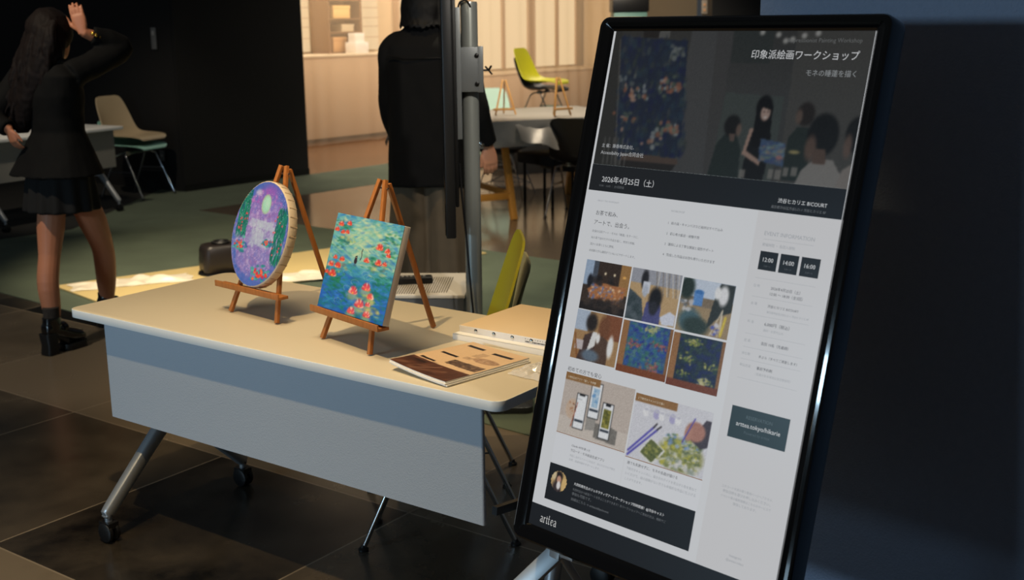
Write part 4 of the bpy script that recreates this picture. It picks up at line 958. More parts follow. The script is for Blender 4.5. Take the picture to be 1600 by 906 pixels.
mb = MB().box((-0.168, 4.745, 1.39), (0.088, 0.012, 0.175)).box((-0.13, 4.80, 1.39), (0.02, 0.10, 0.175)).box((-0.118, 4.752, 1.39), (0.03, 0.02, 0.18))
build('pole_clamp', mb, M_bracket, pd, world=True, bevel=0.002)
for z in (1.445, 1.335): build('clamp_bolt', MB().lathe((-0.128, 4.738, z), [(0.009, -0.004), (0.009, 0.004), (0.004, 0.007)], 10, axis=Matrix.Rotation(PI/2, 3, 'X')), M_blackplastic, pd, world=True)
kn = MB().tube([(-0.115, 4.79, 1.385), (-0.085, 4.79, 1.385)], 0.004, 8).bar((-0.083, 4.79, 1.385), (-0.072, 4.775, 1.402), 0.006, 0.006).bar((-0.083, 4.79, 1.385), (-0.070, 4.795, 1.368), 0.006, 0.006).bar((-0.083, 4.79, 1.385), (-0.096, 4.785, 1.40), 0.006, 0.006)
build('wing_knob', kn, M_blackplastic, pd, world=True)
build('top_hook', MB().tube(smooth_path([(-0.2, 4.75, 1.62), (-0.19, 4.75, 1.65), (-0.165, 4.76, 1.655), (-0.15, 4.77, 1.63)], 4), 0.004, 8), M_blackplastic, pd, world=True)
build('power_cable', MB().tube(smooth_path([(-0.205, 4.72, 1.02), (-0.20, 4.72, 0.93), (-0.185, 4.71, 0.75), (-0.165, 4.72, 0.45), (-0.145, 4.73, 0.2), (-0.13, 4.78, 0.034)], 6), 0.0045, 8), M_blackplastic, pd, world=True)
# low equipment cabinet with vented top
eq = thing('equipment_cabinet', 'low dark grey equipment cabinet with a pale slotted top, left of the silver pole', 'cabinet', (-0.39, 5.14, 0), -0.05)
build('body', MB().box((0, 0, 0.21), (0.39, 0.44, 0.42)), mat('cabinet_grey', rgb(74, 78, 84), 0.5), eq, bevel=0.006)
build('top_panel', MB().box((0, 0, 0.428), (0.40, 0.45, 0.016)), mat('cabinet_top', rgb(196, 190, 180), 0.5), eq, bevel=0.003)
sl = mat('slot_dark', rgb(96, 90, 82), 0.7)
for a, b, y0, y1 in ((-0.17, -0.02, -0.205, -0.03), (0.0, 0.125, -0.18, 0.13)):
    mb = MB(); k = a
    while k < b: mb.box((k, (y0+y1)/2, 0.4366), (0.0045, y1-y0, 0.0016)); k += 0.0105
    build('vent_slots', mb, sl, eq, smooth=False)
rc = thing('remote_control', 'black remote control with pale keys lying on the slotted cabinet top', 'remote control', (-0.46, 5.155, 0.4376), 0.12)
build('body', MB().box((0, 0, 0.014), (0.21, 0.07, 0.028)), M_blackplastic, rc, bevel=0.008)
mb = MB()
for i in range(9):
    for j in range(2): mb.box((-0.085+i*0.019, -0.004+j*0.018, 0.0285), (0.011, 0.010, 0.003))
build('keys', mb, mat('pale_keys', rgb(150, 148, 144), 0.5), rc, smooth=False)

# ------------------------------------------------------------------ cardboard mat with plastic wrap and a projector
MA = Vector((-2.82, 7.09, 0.004)); m1 = Vector((0.69, -0.725, 0)).normalized(); m2 = Vector((0.806, 0.593, 0)).normalized()
mb = MB().prism([tuple((MA + m1*a + m2*b)[:2]) for a, b in ((0, 0), (0.86, 0), (0.86, 2.55), (0, 2.55))], 0.0045, 0.016)
tag(build('cardboard_sheet', mb, M_mat, None, bevel=0.002), 'large tan cardboard sheet spread on the green carpet behind the folding table', 'cardboard')
def wrap(loc, W, L, rz, label, seed):
    rows = []
    for j in range(26):
        row = []
        for i in range(40):
            u, v = i/39, j/25
            z = 0.001+0.045*abs(noise.noise(Vector((u*6+seed, v*3, 0))))*min(1, 6*min(u, 1-u, v, 1-v)+0.05)
            row.append(((u-0.5)*W + 0.06*noise.noise(Vector((v*3, seed, 1))), (v-0.5)*L + 0.06*noise.noise(Vector((u*4, seed, 3))), z))
        rows.append(row)
    o = build('plastic_wrap', MB().loft(rows, False, closed=False), mat('milky_plastic', rgb(236, 226, 206), 0.3, var=0.04), None, solid=0.0015, angle=30)
    o.location = loc; o.rotation_euler = (0, 0, rz); return tag(o, label, 'plastic sheet')
wrap((-2.36, 7.16, 0.018), 0.72, 0.24, 0.42, 'crumpled white plastic sheet on the cardboard beside the woman', 1.0)
wrap((-1.28, 7.28, 0.018), 0.62, 0.26, 0.3, 'crumpled white plastic sheet on the cardboard between the two paintings', 5.0)
pj = thing('projector', 'small rounded black projector with a round lens cap on the cardboard sheet', 'projector', (-1.87, 7.42, 0.0165), 0.5)
prings = [[Vector((x, y, z)) for x, y in rrect(-0.125*k, -0.10*k, 0.125*k, 0.10*k, 0.05*k)] for z, k in ((0.012, 0.9), (0.02, 0.98), (0.08, 1.0), (0.13, 0.97), (0.165, 0.93), (0.183, 0.86), (0.19, 0.74))]
build('body', MB().loft(prings), mat('projector_case', rgb(34, 29, 28), 0.38, var=0.1), pj, angle=50)
build('base', MB().lathe((0, 0, 0), [(0.14, 0), (0.145, 0.004), (0.14, 0.012), (0.1, 0.014)], 28), M_blackplastic, pj)
build('lens_ring', MB().lathe((0.01, 0, 0.188), [(0.056, 0), (0.06, 0.012), (0.052, 0.020), (0.04, 0.017), (0.036, 0.008), (0.002, 0.006)], 28), M_blackplastic, pj)

# ------------------------------------------------------------------ left: second folding table, stacked chairs, wall fittings
tv = Vector((-3.342, 10.255, 0)) - Vector((-3.95, 9.163, 0)); tyaw = math.atan2(tv.y, tv.x)
tdir = tv.normalized(); LT = 1.5
lt0 = Vector((-3.335, 10.265, 0)) - tdir*LT
flip_table('folding_table', 'white topped folding table with grey front panel, half hidden behind the woman at the left', lt0, tyaw, LT, 0.6, 0.72, None, m_top=M_edge, m_panel=mat('dull_grey_panel', rgb(138, 136, 130), 0.7))
chair('shell_chair', 'stone beige shell chair on chrome legs stacked on a teal one beside the black wall', (-3.50, 11.02, 0.0), -1.95, M_shell_cream, dz=0.115, back=1.0)
t_ = thing('shell_chair', 'teal shell chair under the stone beige one, beside the black wall', 'chair', (-3.50, 11.02, 0.0), -1.95); shell_part(M_shell_teal, t_, 0.03, 0.62)
def plate(name, label, o, f, c, w, h, cat, mats):
    t = thing(name, label, cat, o); ux = f; 
    R_ = Matrix((ux, Vector((0, 0, 1)).cross(ux), Vector((0, 0, 1)))).transposed()
    build('plate', MB().box((0, 0, 0), (w, 0.012, h), R_), mats[0], t, bevel=0.002)
    for k in c: build('rocker', MB().box(R_ @ Vector((0, -0.008, k)), (w*0.45, 0.006, h*0.2), R_), mats[1], t, bevel=0.001)
    return t
fo = wd*-1
M_plate = mat('grey_plate', rgb(104, 106, 108), 0.5); M_rock = mat('pale_rocker', rgb(160, 160, 158), 0.5)
wb = e_left*-1
plate('light_switch', 'grey light switch plate high on the black wall at the left', Vector((-3.346, 11.393, 1.444)) - wd*0.012, wb, (0.05,), 0.065, 0.2, 'switch', (M_plate, M_rock))
plate('wall_outlet', 'small grey wall outlet low on the black wall behind the beige chair', Vector((-3.355, 11.399, 0.337+0.0)) - wd*0.012, wb, (0.0,), 0.06, 0.1, 'outlet', (M_plate, M_rock))

# ------------------------------------------------------------------ craft table under silver sheeting
CY = math.radians(24); CZ = 0.80
ct_ = thing('craft_table', 'wooden trestle table under the silver sheet, in front of the curtain', 'table', (-0.52, 9.12, 0), CY)
CL, CW = 1.75, 1.15
build('tabletop', MB().box((CL/2, CW/2, CZ-0.012), (CL, CW, 0.024)), M_trestle, ct_, bevel=0.002)
def l2(x, y): 
    v = Vector((x+0.52, y-9.12, 0)); return (v.x*math.cos(CY)+v.y*math.sin(CY), -v.x*math.sin(CY)+v.y*math.cos(CY))
lx, ly = l2(0.075, 9.30)
for bx in (lx, CL-0.12):
    for s in (-1, 1):
        build('trestle_leg', MB().bar((bx+0.0, CW/2+s*(CW/2-0.05), 0.0), (bx+0.0, CW/2+s*0.30, CZ-0.03), 0.05, 0.05, (1, 0, 0)), M_trestle, ct_, bevel=0.003)
    build('trestle_rail', MB().bar((bx, CW/2-0.46, 0.20), (bx, CW/2+0.46, 0.20), 0.03, 0.05, (0, 0, 1)), M_trestle, ct_, bevel=0.003)
build('stretcher', MB().bar((lx-0.55, 0.10, 0.19), (lx, 0.10, 0.19), 0.03, 0.055, (0, 0, 1)), M_trestle, ct_, bevel=0.003)
# silver sheet: grid draped over the top with hanging, creased sides
def drape():
    mb = MB(); nx, ny = 90, 70; over = 0.20; rows = []
    for j in range(ny):
        row = []
        for i in range(nx):
            x = -over-0.02 + (CL+2*over+0.04)*i/(nx-1); y = -over-0.02 + (CW+2*over+0.04)*j/(ny-1)
            dx = max(-0.012-x, x-CL-0.012, 0); dy = max(-0.012-y, y-CW-0.012, 0); d = math.hypot(dx, dy)
            cx = min(max(x, -0.012), CL+0.012); cy = min(max(y, -0.012), CW+0.012)
            w = noise.noise(Vector((x*5, y*5, 2)))*0.5+noise.noise(Vector((x*11, y*11, 4)))*0.3
            z = CZ + 0.003 + 0.004*abs(noise.noise(Vector((x*9, y*9, 7))))
            flare = 0.0
            if d > 0:
                z = CZ + 0.003 - d*0.97; flare = 0.015 + d*(0.16+0.30*w)
                n_ = Vector((x-cx, y-cy, 0)).normalized(); cx += n_.x*flare; cy += n_.y*flare
            row.append((cx, cy, z))
        rows.append(row)
    return mb.loft(rows, False, closed=False)
sh = thing('silver_sheet', 'crinkled silver plastic sheet draped over the trestle table', 'tablecloth', (-0.52, 9.12, 0), CY)
build('sheet', drape(), M_silver, sh, solid=0.0012, angle=28)
fx = lx-0.02
fp = [[Vector((fx+0.0+0.34*u, -0.045-0.10*v+0.02*math.sin(u*7), CZ-0.03-0.05*u-0.11*v*(1+0.35*u)+0.012*math.sin(u*9+v*3))) for u in [k/12 for k in range(13)]] for v in [k/6 for k in range(7)]]
build('folded_flap', MB().loft(fp, False, closed=False), M_silver, sh, solid=0.0015, angle=28)
# mini easels left empty on the silver table
def c2w(x, y): return (-0.52 + x*math.cos(CY) - y*math.sin(CY), 9.12 + x*math.sin(CY) + y*math.cos(CY))
easel('tabletop_easel', 'empty pale wooden easel on the silver table, in front of the mint chair', (-0.035, 9.83), 0.15, M_paleeasel, ledge_w=0.17, H=0.285, k=0.07, half=0.085, rear=0.14, z=CZ+0.008, ledge_h=0.05, ledge_x=-0.02)
easel('tabletop_easel', 'empty pale wooden easel on the silver table, in front of the raised green chair', (0.43, 9.66), 0.55, M_paleeasel, ledge_w=0.16, H=0.31, k=0.07, half=0.08, rear=0.14, z=CZ+0.008, ledge_h=0.06)
# chairs round the craft table
chair('shell_chair', 'mint green shell chair behind the silver table, left of the raised chair', (-0.17, 12.05, 0.0), PI+0.15, M_shell_mint, rod_base, back=1.22)
pl_ = thing('plinth', 'low black plinth behind the silver table carrying the raised chairs', 'plinth', (0.36, 12.75, 0), 0.35)
build('body', MB().box((0, 0, 0.195), (0.9, 0.8, 0.39)), M_black_wall, pl_, bevel=0.01)
build('top', MB().box((0, 0, 0.40), (0.92, 0.82, 0.02)), M_blackplastic, pl_, bevel=0.004)
chair('shell_chair', 'bright yellow green shell chair raised above the silver table, in front of the curtain', (0.36, 12.70, 0.41), -PI/2-0.42, mat('lit_green_shell', rgb(206, 202, 36), 0.4, var=0.03), stack_base, dz=0.075, back=0.95)  # green shell made brighter in its colour for the stronger light here
t_ = thing('shell_chair', 'black shell chair just under the bright yellow green one', 'chair', (0.36, 12.70, 0.41), -PI/2-0.42); shell_part(M_shell_black, t_, 0.0, 0.9)
chair('shell_chair', 'black shell chair with chrome legs at the silver table, nearest the tall screen', (0.585, 9.62, 0.0), -0.424, M_shell_black, stack_base, back=1.0)
chair('shell_chair', 'black shell chair on thin crossed rods at the far left side of the silver table', (-0.05, 10.75, 0.0), PI-0.3, M_shell_black, rod_base, back=0.9)
bc = thing('dark_block', 'added black block standing in for shaded chairs under the silver table', 'dark_block', (0.33, 10.24, 0), -0.95)  # added dark shape in place of black chairs lying in shade
build('seat', MB().box((0, 0, 0.40), (0.52, 0.30, 0.09)), M_black_wall, bc, bevel=0.01); build('apron', MB().box((0, 0.1, 0.33), (0.46, 0.04, 0.08)), M_blackplastic, bc, bevel=0.004)
for sx in (-1, 1):
    for sy in (-1, 1): build('leg', MB().box((sx*0.2, sy*0.11, 0.18), (0.02, 0.02, 0.355)), M_blackplastic, bc, bevel=0.002)
lk = thing('locker', 'teal locker with a black top far behind the tall screen', 'locker', (1.21, 12.2, 0), 0)
build('body', MB().box((0, 0, 0.82), (0.33, 0.4, 1.64)), mat('teal_locker', rgb(92, 130, 122), 0.5), lk, bevel=0.006); build('door', MB().box((0, -0.208, 0.82), (0.29, 0.014, 1.56)), mat('teal_door', rgb(98, 138, 130), 0.5), lk, bevel=0.003); build('top', MB().box((0, 0, 1.71), (0.36, 0.43, 0.14)), M_blackplastic, lk, bevel=0.006)
plate('notice_plate', 'small pale notice plate on the black column behind the tall screen', Vector((1.874, 11.588, 1.675)), Vector((1, 0, 0)), (0.02, -0.03), 0.055, 0.13, 'sign', (mat('notice_grey', rgb(150, 140, 126), 0.6), mat('notice_tan', rgb(196, 150, 110), 0.6)))

# ------------------------------------------------------------------ curtain and the lit room behind it
M_curt = bpy.data.materials.new('sheer_curtain'); M_curt.use_nodes = True
nt = M_curt.node_tree; pb = nt.nodes['Principled BSDF']; pb.inputs['Base Color'].default_value = rgb(222, 206, 186); pb.inputs['Roughness'].default_value = 0.9
tl_ = nt.nodes.new('ShaderNodeBsdfTranslucent'); tl_.inputs[0].default_value = rgb(226, 200, 160); tr = nt.nodes.new('ShaderNodeBsdfTransparent')
m1_ = nt.nodes.new('ShaderNodeMixShader'); m2_ = nt.nodes.new('ShaderNodeMixShader'); m1_.inputs[0].default_value = 0.5; m2_.inputs[0].default_value = 0.68
nt.links.new(pb.outputs[0], m1_.inputs[1]); nt.links.new(tl_.outputs[0], m1_.inputs[2]); nt.links.new(m1_.outputs[0], m2_.inputs[1]); nt.links.new(tr.outputs[0], m2_.inputs[2]); nt.links.new(m2_.outputs[0], nt.nodes['Material Output'].inputs[0])
def curtain(label, a, b, seed, z0=0.03):
    rows = []; n_ = int((b-a)/0.02)
    for z in (z0, 0.9, 1.8, 3.4):
        row = []
        for i in range(n_+1):
            s = a + (b-a)*i/n_
            o = 0.022*math.sin(s*2*PI/0.3 + 3.5*noise.noise(Vector((s*1.5, seed, 0))) + 0.3*z) + 0.03*noise.noise(Vector((s*2.2, z*0.4, seed)))
            q = H0 + hd*s + hn*o; row.append((q.x, q.y, z + (0.012*noise.noise(Vector((s*3, seed, 2))) if z == z0 else 0)))
        rows.append(row)
    o = build('curtain', MB().loft(rows, False, closed=False), M_curt, None, angle=80)
    return tag(o, label, 'curtain', None)
curtain('left sheer beige curtain hanging between the black wall and the person in black', -1.2, 2.3, 1.0)
curtain('right sheer beige curtain hanging behind the silver table', 2.34, 7.0, 4.0)
# back room fittings: base units and lit shelving
M_unit = mat('back_room_unit', rgb(186, 158, 128), 0.7)
def hb(mb, s0, s1, o0, o1, z0, z1):
    R_ = Matrix((hd, hn, Vector((0, 0, 1)))).transposed(); return mb.box(H0 + hd*((s0+s1)/2) + hn*((o0+o1)/2) + Vector((0, 0, (z0+z1)/2)), (s1-s0, o1-o0, z1-z0), R_)
bu = thing('base_cabinet', 'low beige cabinet run seen through the right curtain', 'cabinet', H0 + hd*4.6 + hn*0.6)
build('body', hb(MB(), 2.6, 6.9, 0.35, 0.95, 0.06, 0.74), M_unit, bu, world=True, bevel=0.004); build('worktop', hb(MB(), 2.58, 6.92, 0.33, 0.96, 0.74, 0.77), mat('worktop_beige', rgb(206, 182, 150), 0.5), bu, world=True, bevel=0.004)
bl_ = thing('base_cabinet', 'taller beige counter seen through the left curtain under the lit shelves', 'cabinet', H0 + hd*0.4 + hn*0.6)
build('body', hb(MB(), -1.2, 2.4, 0.40, 0.95, 0.06, 1.12), M_unit, bl_, world=True, bevel=0.004); build('worktop', hb(MB(), -1.22, 2.42, 0.38, 0.96, 1.12, 1.15), mat('worktop_cream', rgb(222, 204, 176), 0.5), bl_, world=True, bevel=0.004)
M_glow = emit_mat('lit_panel', rgb(255, 222, 172), 0.85, 0.6)
gap = [(2.62, 3.25), (3.33, 4.02), (4.22, 4.9), (4.98, 5.55), (5.75, 6.3), (6.38, 6.85)]
for i, (a, b) in enumerate(gap):
    t = thing('lit_panel', ['warm backlit panel beyond the curtain just right of the silver pole', 'second warm backlit panel from the silver pole', 'warm backlit panel directly behind the raised green chair', 'warm backlit panel right of the raised green chair', 'second warm backlit panel from the tall screen', 'warm backlit panel nearest the tall screen'][i], 'light panel', H0 + hd*((a+b)/2) + hn*1.05)
    build('diffuser', hb(MB(), a, b, 1.0, 1.07, 0.80, 3.2), M_glow, t, world=True); build('frame', hb(hb(MB(), a-0.03, a, 0.97, 1.08, 0.80, 3.25), b, b+0.03, 0.97, 1.08, 0.80, 3.25), M_unit, t, world=True)
for i, (a, b) in enumerate(((0.52, 0.92), (1.78, 2.2))):
    t = thing('lit_panel', ['bright backlit panel behind the left curtain beside the black wall', 'narrow backlit panel behind the left curtain right of the shelves'][i], 'light panel', H0 + hd*((a+b)/2) + hn*1.05)
    build('diffuser', hb(MB(), a, b, 1.0, 1.07, 1.18, 3.2), M_glow, t, world=True)
    mb = MB()
    for z in (1.35, 1.5, 1.62, 1.76, 1.9): hb(mb, a, b, 0.985, 0.998, z, z+0.012)
    build('slats', mb, M_unit, t, world=True)
sf = thing('shelf_unit', 'open wooden shelf unit with boxes behind the left curtain', 'shelf', H0 + hd*1.27 + hn*0.8)
M_shelfw = mat('shelf_brown', rgb(112, 80, 52), 0.6)
mb = MB()
for s in (0.97, 1.55): hb(mb, s, s+0.03, 0.66, 1.0, 1.15, 2.4)
build('side_panel', mb, M_shelfw, sf, world=True)
for z in (1.15, 1.42, 1.60, 1.85): build('shelf', hb(MB(), 1.0, 1.55, 0.66, 1.0, z, z+0.02), M_shelfw, sf, world=True)
build('back_panel', hb(MB(), 0.97, 1.58, 1.0, 1.03, 1.15, 2.4), M_shelfw, sf, world=True)
for i, (s, z, w, h, c, l) in enumerate(((1.1, 1.62, 0.3, 0.17, (236, 196, 130), 'long pale box on the upper shelf behind the left curtain'), (1.24, 1.44, 0.22, 0.1, (206, 190, 160), 'low pale box on the middle shelf behind the left curtain'), (1.08, 1.17, 0.24, 0.2, (196, 150, 100), 'tan box on the counter shelf behind the left curtain'))):
    b_ = thing('storage_box', l, 'box', H0 + hd*(s+w/2) + hn*0.82 + Vector((0, 0, z)))
    build('body', hb(MB(), s, s+w, 0.70, 0.95, z+0.001, z+h*0.75), mat('box_%d' % i, rgb(*c), 0.6), b_, world=True, bevel=0.004); build('lid', hb(MB(), s-0.005, s+w+0.005, 0.695, 0.955, z+h*0.75, z+h), mat('lid_%d' % i, rgb(*[min(255, int(q*1.05)) for q in c]), 0.6), b_, world=True, bevel=0.004)
ps = build('paper_stack', hb(hb(MB(), 1.22, 1.46, 0.42, 0.62, 1.151, 1.30), 1.26, 1.42, 0.45, 0.6, 1.30, 1.42), M_paper, None, bevel=0.003)
tag(ps, 'white stacked parcel at the counter edge behind the left curtain', 'parcel')

# ------------------------------------------------------------------ people
def hand_mb(mb, wrist, D, Nn, S, curl=(0.15, 0.2, 0.2), spread=0.10, thumb_out=0.75, k=1.0, rf=0.0082):
    """wrist point, D along the hand, Nn out of the back of the hand, S towards the thumb"""
    W0 = Vector(wrist); D = Vector(D).normalized(); S = (Vector(S) - D*Vector(S).dot(D)).normalized(); Nn = (Vector(Nn) - D*Vector(Nn).dot(D) - S*Vector(Nn).dot(S)).normalized()
    mb.loft([ring(W0 + D*(t*k), S, Nn, a*k, b*k, 14, 2.6) for t, a, b in ((-0.012, .025, .020), (0.0, .026, .019), (0.03, .036, .0165), (0.06, .041, .0145), (0.085, .041, .012), (0.094, .036, .009))])
    for q, (off, ln) in enumerate(((0.031, 0.072), (0.0105, 0.080), (-0.0105, 0.074), (-0.0305, 0.058))):
        p = W0 + D*(0.082*k) + S*(off*k); d = (D + S*(off*spread*10*0.35)).normalized(); pts = [p.copy()]
        for j, f in enumerate((0.46, 0.30, 0.24)):
            c = curl[j]; ax = d.cross(Nn).normalized(); d = (Matrix.Rotation(-c, 3, ax) @ d) if True else d
            pts.append(pts[-1] + d*(ln*f*k))
        mb.tube(pts, [rf*k, rf*k*0.98, rf*k*0.88, rf*k*0.74], 10, round_end=True)
    p = W0 + D*(0.022*k) + S*(0.026*k); d = (D*0.7 + S*thumb_out - Nn*0.2).normalized(); d2 = (D*1.0 + S*thumb_out*0.45 - Nn*0.25).normalized()
    mb.tube([p, p + d*(0.034*k), p + d*(0.034*k) + d2*(0.030*k), p + d*(0.034*k) + d2*(0.055*k)], [0.0125*k, 0.0105*k, 0.0095*k, 0.0078*k], 10, round_end=True)
def head_mb(mb, c, fwd, k=1.0):
    """a head with jaw, nose, brow, lips and ears; c is its centre, fwd the way it looks"""
    f = Vector(fwd).normalized(); u = Vector((0, 0, 1)); s = f.cross(u).normalized(); u = s.cross(f); c = Vector(c)
    rings = []
    for z, a, b, o in ((-0.118, .028, .03, .045), (-0.105, .043, .05, .03), (-0.075, .058, .075, .015), (-0.03, .070, .092, .002), (0.02, .076, .098, -.004), (0.06, .073, .094, -.008), (0.092, .056, .072, -.010), (0.112, .026, .036, -.012)):
        rings.append(ring(c + u*z*k + f*o*k, s, f, a*k, b*k, 20, 2.2))
    mb.loft(rings)
    mb.tube([c + f*0.096*k + u*0.012*k, c + f*0.113*k - u*0.026*k, c + f*0.100*k - u*0.034*k], [0.006*k, 0.012*k, 0.008*k], 8, round_end=True)
    mb.tube([c + f*0.092*k - u*0.062*k - s*0.02*k, c + f*0.100*k - u*0.062*k, c + f*0.092*k - u*0.062*k + s*0.02*k], 0.0065*k, 8, round_end=True)
    for q in (-1, 1):
        mb.ell(c + s*q*0.076*k - f*0.006*k - u*0.012*k, 0.010*k, 0.02*k, 0.032*k)
        mb.tube([c + f*0.090*k + u*0.030*k + s*q*0.018*k, c + f*0.084*k + u*0.033*k + s*q*0.045*k], 0.007*k, 8, round_end=True)

# --- woman
wf = Vector((0.54, 0.84, 0)).normalized(); wr_ = Vector((wf.y, -wf.x, 0)); UP = Vector((0, 0, 1))
wo = Vector((-2.24, 5.75, 0))
wm = thing('person', 'person with long dark brown hair, black blazer and short skirt, raising one hand', 'person', wo, 0)
sk = MB()
hc = Vector((-2.185, 5.78, 1.535))
wh = Vector((0.16, 0.98, 0)).normalized(); head_mb(sk, hc, wh, 0.97)
sk.tube([hc - UP*0.06 - wf*0.015, (-2.205, 5.75, 1.41), (-2.21, 5.745, 1.36)], [0.05, 0.052, 0.062], 14)
tors = [((-2.21, 5.745, 1.385), .09, .06), ((-2.205, 5.75, 1.34), .16, .085), ((-2.205, 5.755, 1.25), .150, .09), ((-2.20, 5.76, 1.10), .112, .08), ((-2.20, 5.765, 0.95), .130, .10), ((-2.205, 5.77, 0.82), .130, .105), ((-2.205, 5.77, 0.72), .11, .09)]
sk.loft([ring(c, wr_, wf, a, b, 20) for c, a, b in tors])
# legs: left leg straight under the body, right leg stepping away
lh, lk_, la = Vector((-2.248, 5.735, 0.75)), Vector((-2.272, 5.69, 0.475)), Vector((-2.266, 5.625, 0.15))
sk.tube(smooth_path([lh, lh.lerp(lk_, 0.5)+Vector((-0.004, 0.01, 0)), lk_, lk_.lerp(la, 0.38)+Vector((-0.004, -0.022, 0)), lk_.lerp(la, 0.8), la, la - UP*0.05], 4), [float(np.interp(i/24, [0, .17, .33, .45, .55, .8, .9, 1], [.066, .066, .052, .052, .051, .035, .033, .033])) for i in range(25)], 16)
rh, rk, ra = Vector((-2.15, 5.83, 0.76)), Vector((-2.125, 6.02, 0.46)), Vector((-2.175, 6.17, 0.14))
sk.tube(smooth_path([rh, rh.lerp(rk, 0.5)+Vector((0.008, 0.0, 0)), rk, rk.lerp(ra, 0.38)+Vector((0.012, -0.018, 0)), rk.lerp(ra, 0.8), ra, ra - UP*0.05], 4), [float(np.interp(i/24, [0, .17, .33, .45, .55, .8, .9, 1], [.068, .070, .056, .055, .053, .036, .034, .034])) for i in range(25)], 16)
# right arm raised, left arm akimbo
rs, re_, rw = Vector((-2.055, 5.70, 1.345)), Vector((-1.895, 5.90, 1.468)), Vector((-2.035, 5.765, 1.548))
sk.tube([rs, re_, rw + (re_-rw)*0.3, rw], [.045, .036, .03, .024], 12)
hand_mb(sk, rw, (-0.22, -0.02, 1.0), (0.1, -1, 0.1), (-1, -0.05, 0), curl=(0.10, 0.10, 0.08), spread=0.05, thumb_out=0.8, k=0.86, rf=0.0088)
ls, le, lw = Vector((-2.355, 5.80, 1.335)), Vector((-2.50, 5.72, 1.15)), Vector((-2.392, 5.66, 1.10))
sk.tube([ls, le, le.lerp(lw, 0.7), lw], [.045, .036, .028, .025], 12)
hand_mb(sk, lw, (0.25, 0.05, -0.95), (-0.5, -0.85, 0.0), (0.85, -0.5, 0.1), curl=(0.3, 0.3, 0.2), spread=0.06, thumb_out=0.5, k=0.72, rf=0.0088)
build('body', remesh(sk, 0.0045, 3), M_skin2, wm, world=True, angle=180)
# blazer with flared hem and two sleeves
bz = MB()
hemc = Vector((-2.222, 5.76, 0.868))
bz.loft([ring(c, wr_, wf, a, b, 28, 2.3) for c, a, b in (((-2.21, 5.745, 1.415), .072, .066), ((-2.208, 5.748, 1.39), .135, .085), ((-2.205, 5.75, 1.345), .178, .105), ((-2.205, 5.755, 1.25), .172, .115), ((-2.20, 5.76, 1.15), .140, .108), ((-2.197, 5.76, 1.08), .135, .106), ((-2.205, 5.76, 1.0), .172, .135), ((-2.215, 5.76, 0.93), .214, .162), (hemc, .248, .19))])
bz.tube(smooth_path([rs + Vector((-0.03, 0, 0)), rs + (re_-rs)*0.5 + UP*0.004, re_, re_ + (rw-re_)*0.45 + UP*0.004, rw + (re_-rw)*0.22], 5), [float(np.interp(i/20, [0, .25, .5, .75, 1], [.068, .064, .058, .050, .042])) for i in range(21)], 16)
bz.tube(smooth_path([ls, ls.lerp(le, 0.5), le, le.lerp(lw, 0.5), le.lerp(lw, 0.97)], 5), [float(np.interp(i/20, [0, .25, .5, .75, 1], [.066, .06, .054, .046, .04])) for i in range(21)], 16)
build('blazer', remesh(bz, 0.008, 3, 0.007, 9.0), M_suit, wm, world=True, angle=180)
col_ = MB().tube(smooth_path([(-2.30, 5.79, 1.385), (-2.262, 5.71, 1.415), (-2.19, 5.672, 1.420), (-2.125, 5.69, 1.408), (-2.09, 5.75, 1.375)], 5), 0.019, 10, round_end=True)
build('collar', col_, M_suit, wm, world=True)
for k in range(3):
    q = rw + (re_-rw)*(0.27+0.10*k); build('cuff_button', MB().ell(q + Vector((0.012-0.004*k, -0.046-0.001*k, 0.012)), 0.0095, 0.005, 0.0095), M_gold, wm, world=True)
# skirt
skm = MB().loft([ring(c, wr_, wf, a, b, 40, 2.2) for c, a, b in (((-2.20, 5.765, 1.06), .125, .10), ((-2.205, 5.768, 0.95), .150, .125), ((-2.212, 5.77, 0.85), .168, .145), ((-2.216, 5.775, 0.76), .178, .158), ((-2.218, 5.775, 0.69), .184, .166))])
sm_ = remesh(skm, 0.008, 2)
for i, v in enumerate(sm_.v):
    w = max(0, min(1, (0.98-v.z)/0.3)); a = math.atan2((v-Vector((-2.21, 5.77, 0))).dot(wf), (v-Vector((-2.21, 5.77, 0))).dot(wr_))
    r_ = Vector((v.x+2.21, v.y-5.77, 0)); sm_.v[i] = v + r_.normalized()*(0.010*w*math.sin(a*13)+0.004*w*noise.noise(v*9))
build('skirt', sm_, M_skirt, wm, world=True, angle=180)
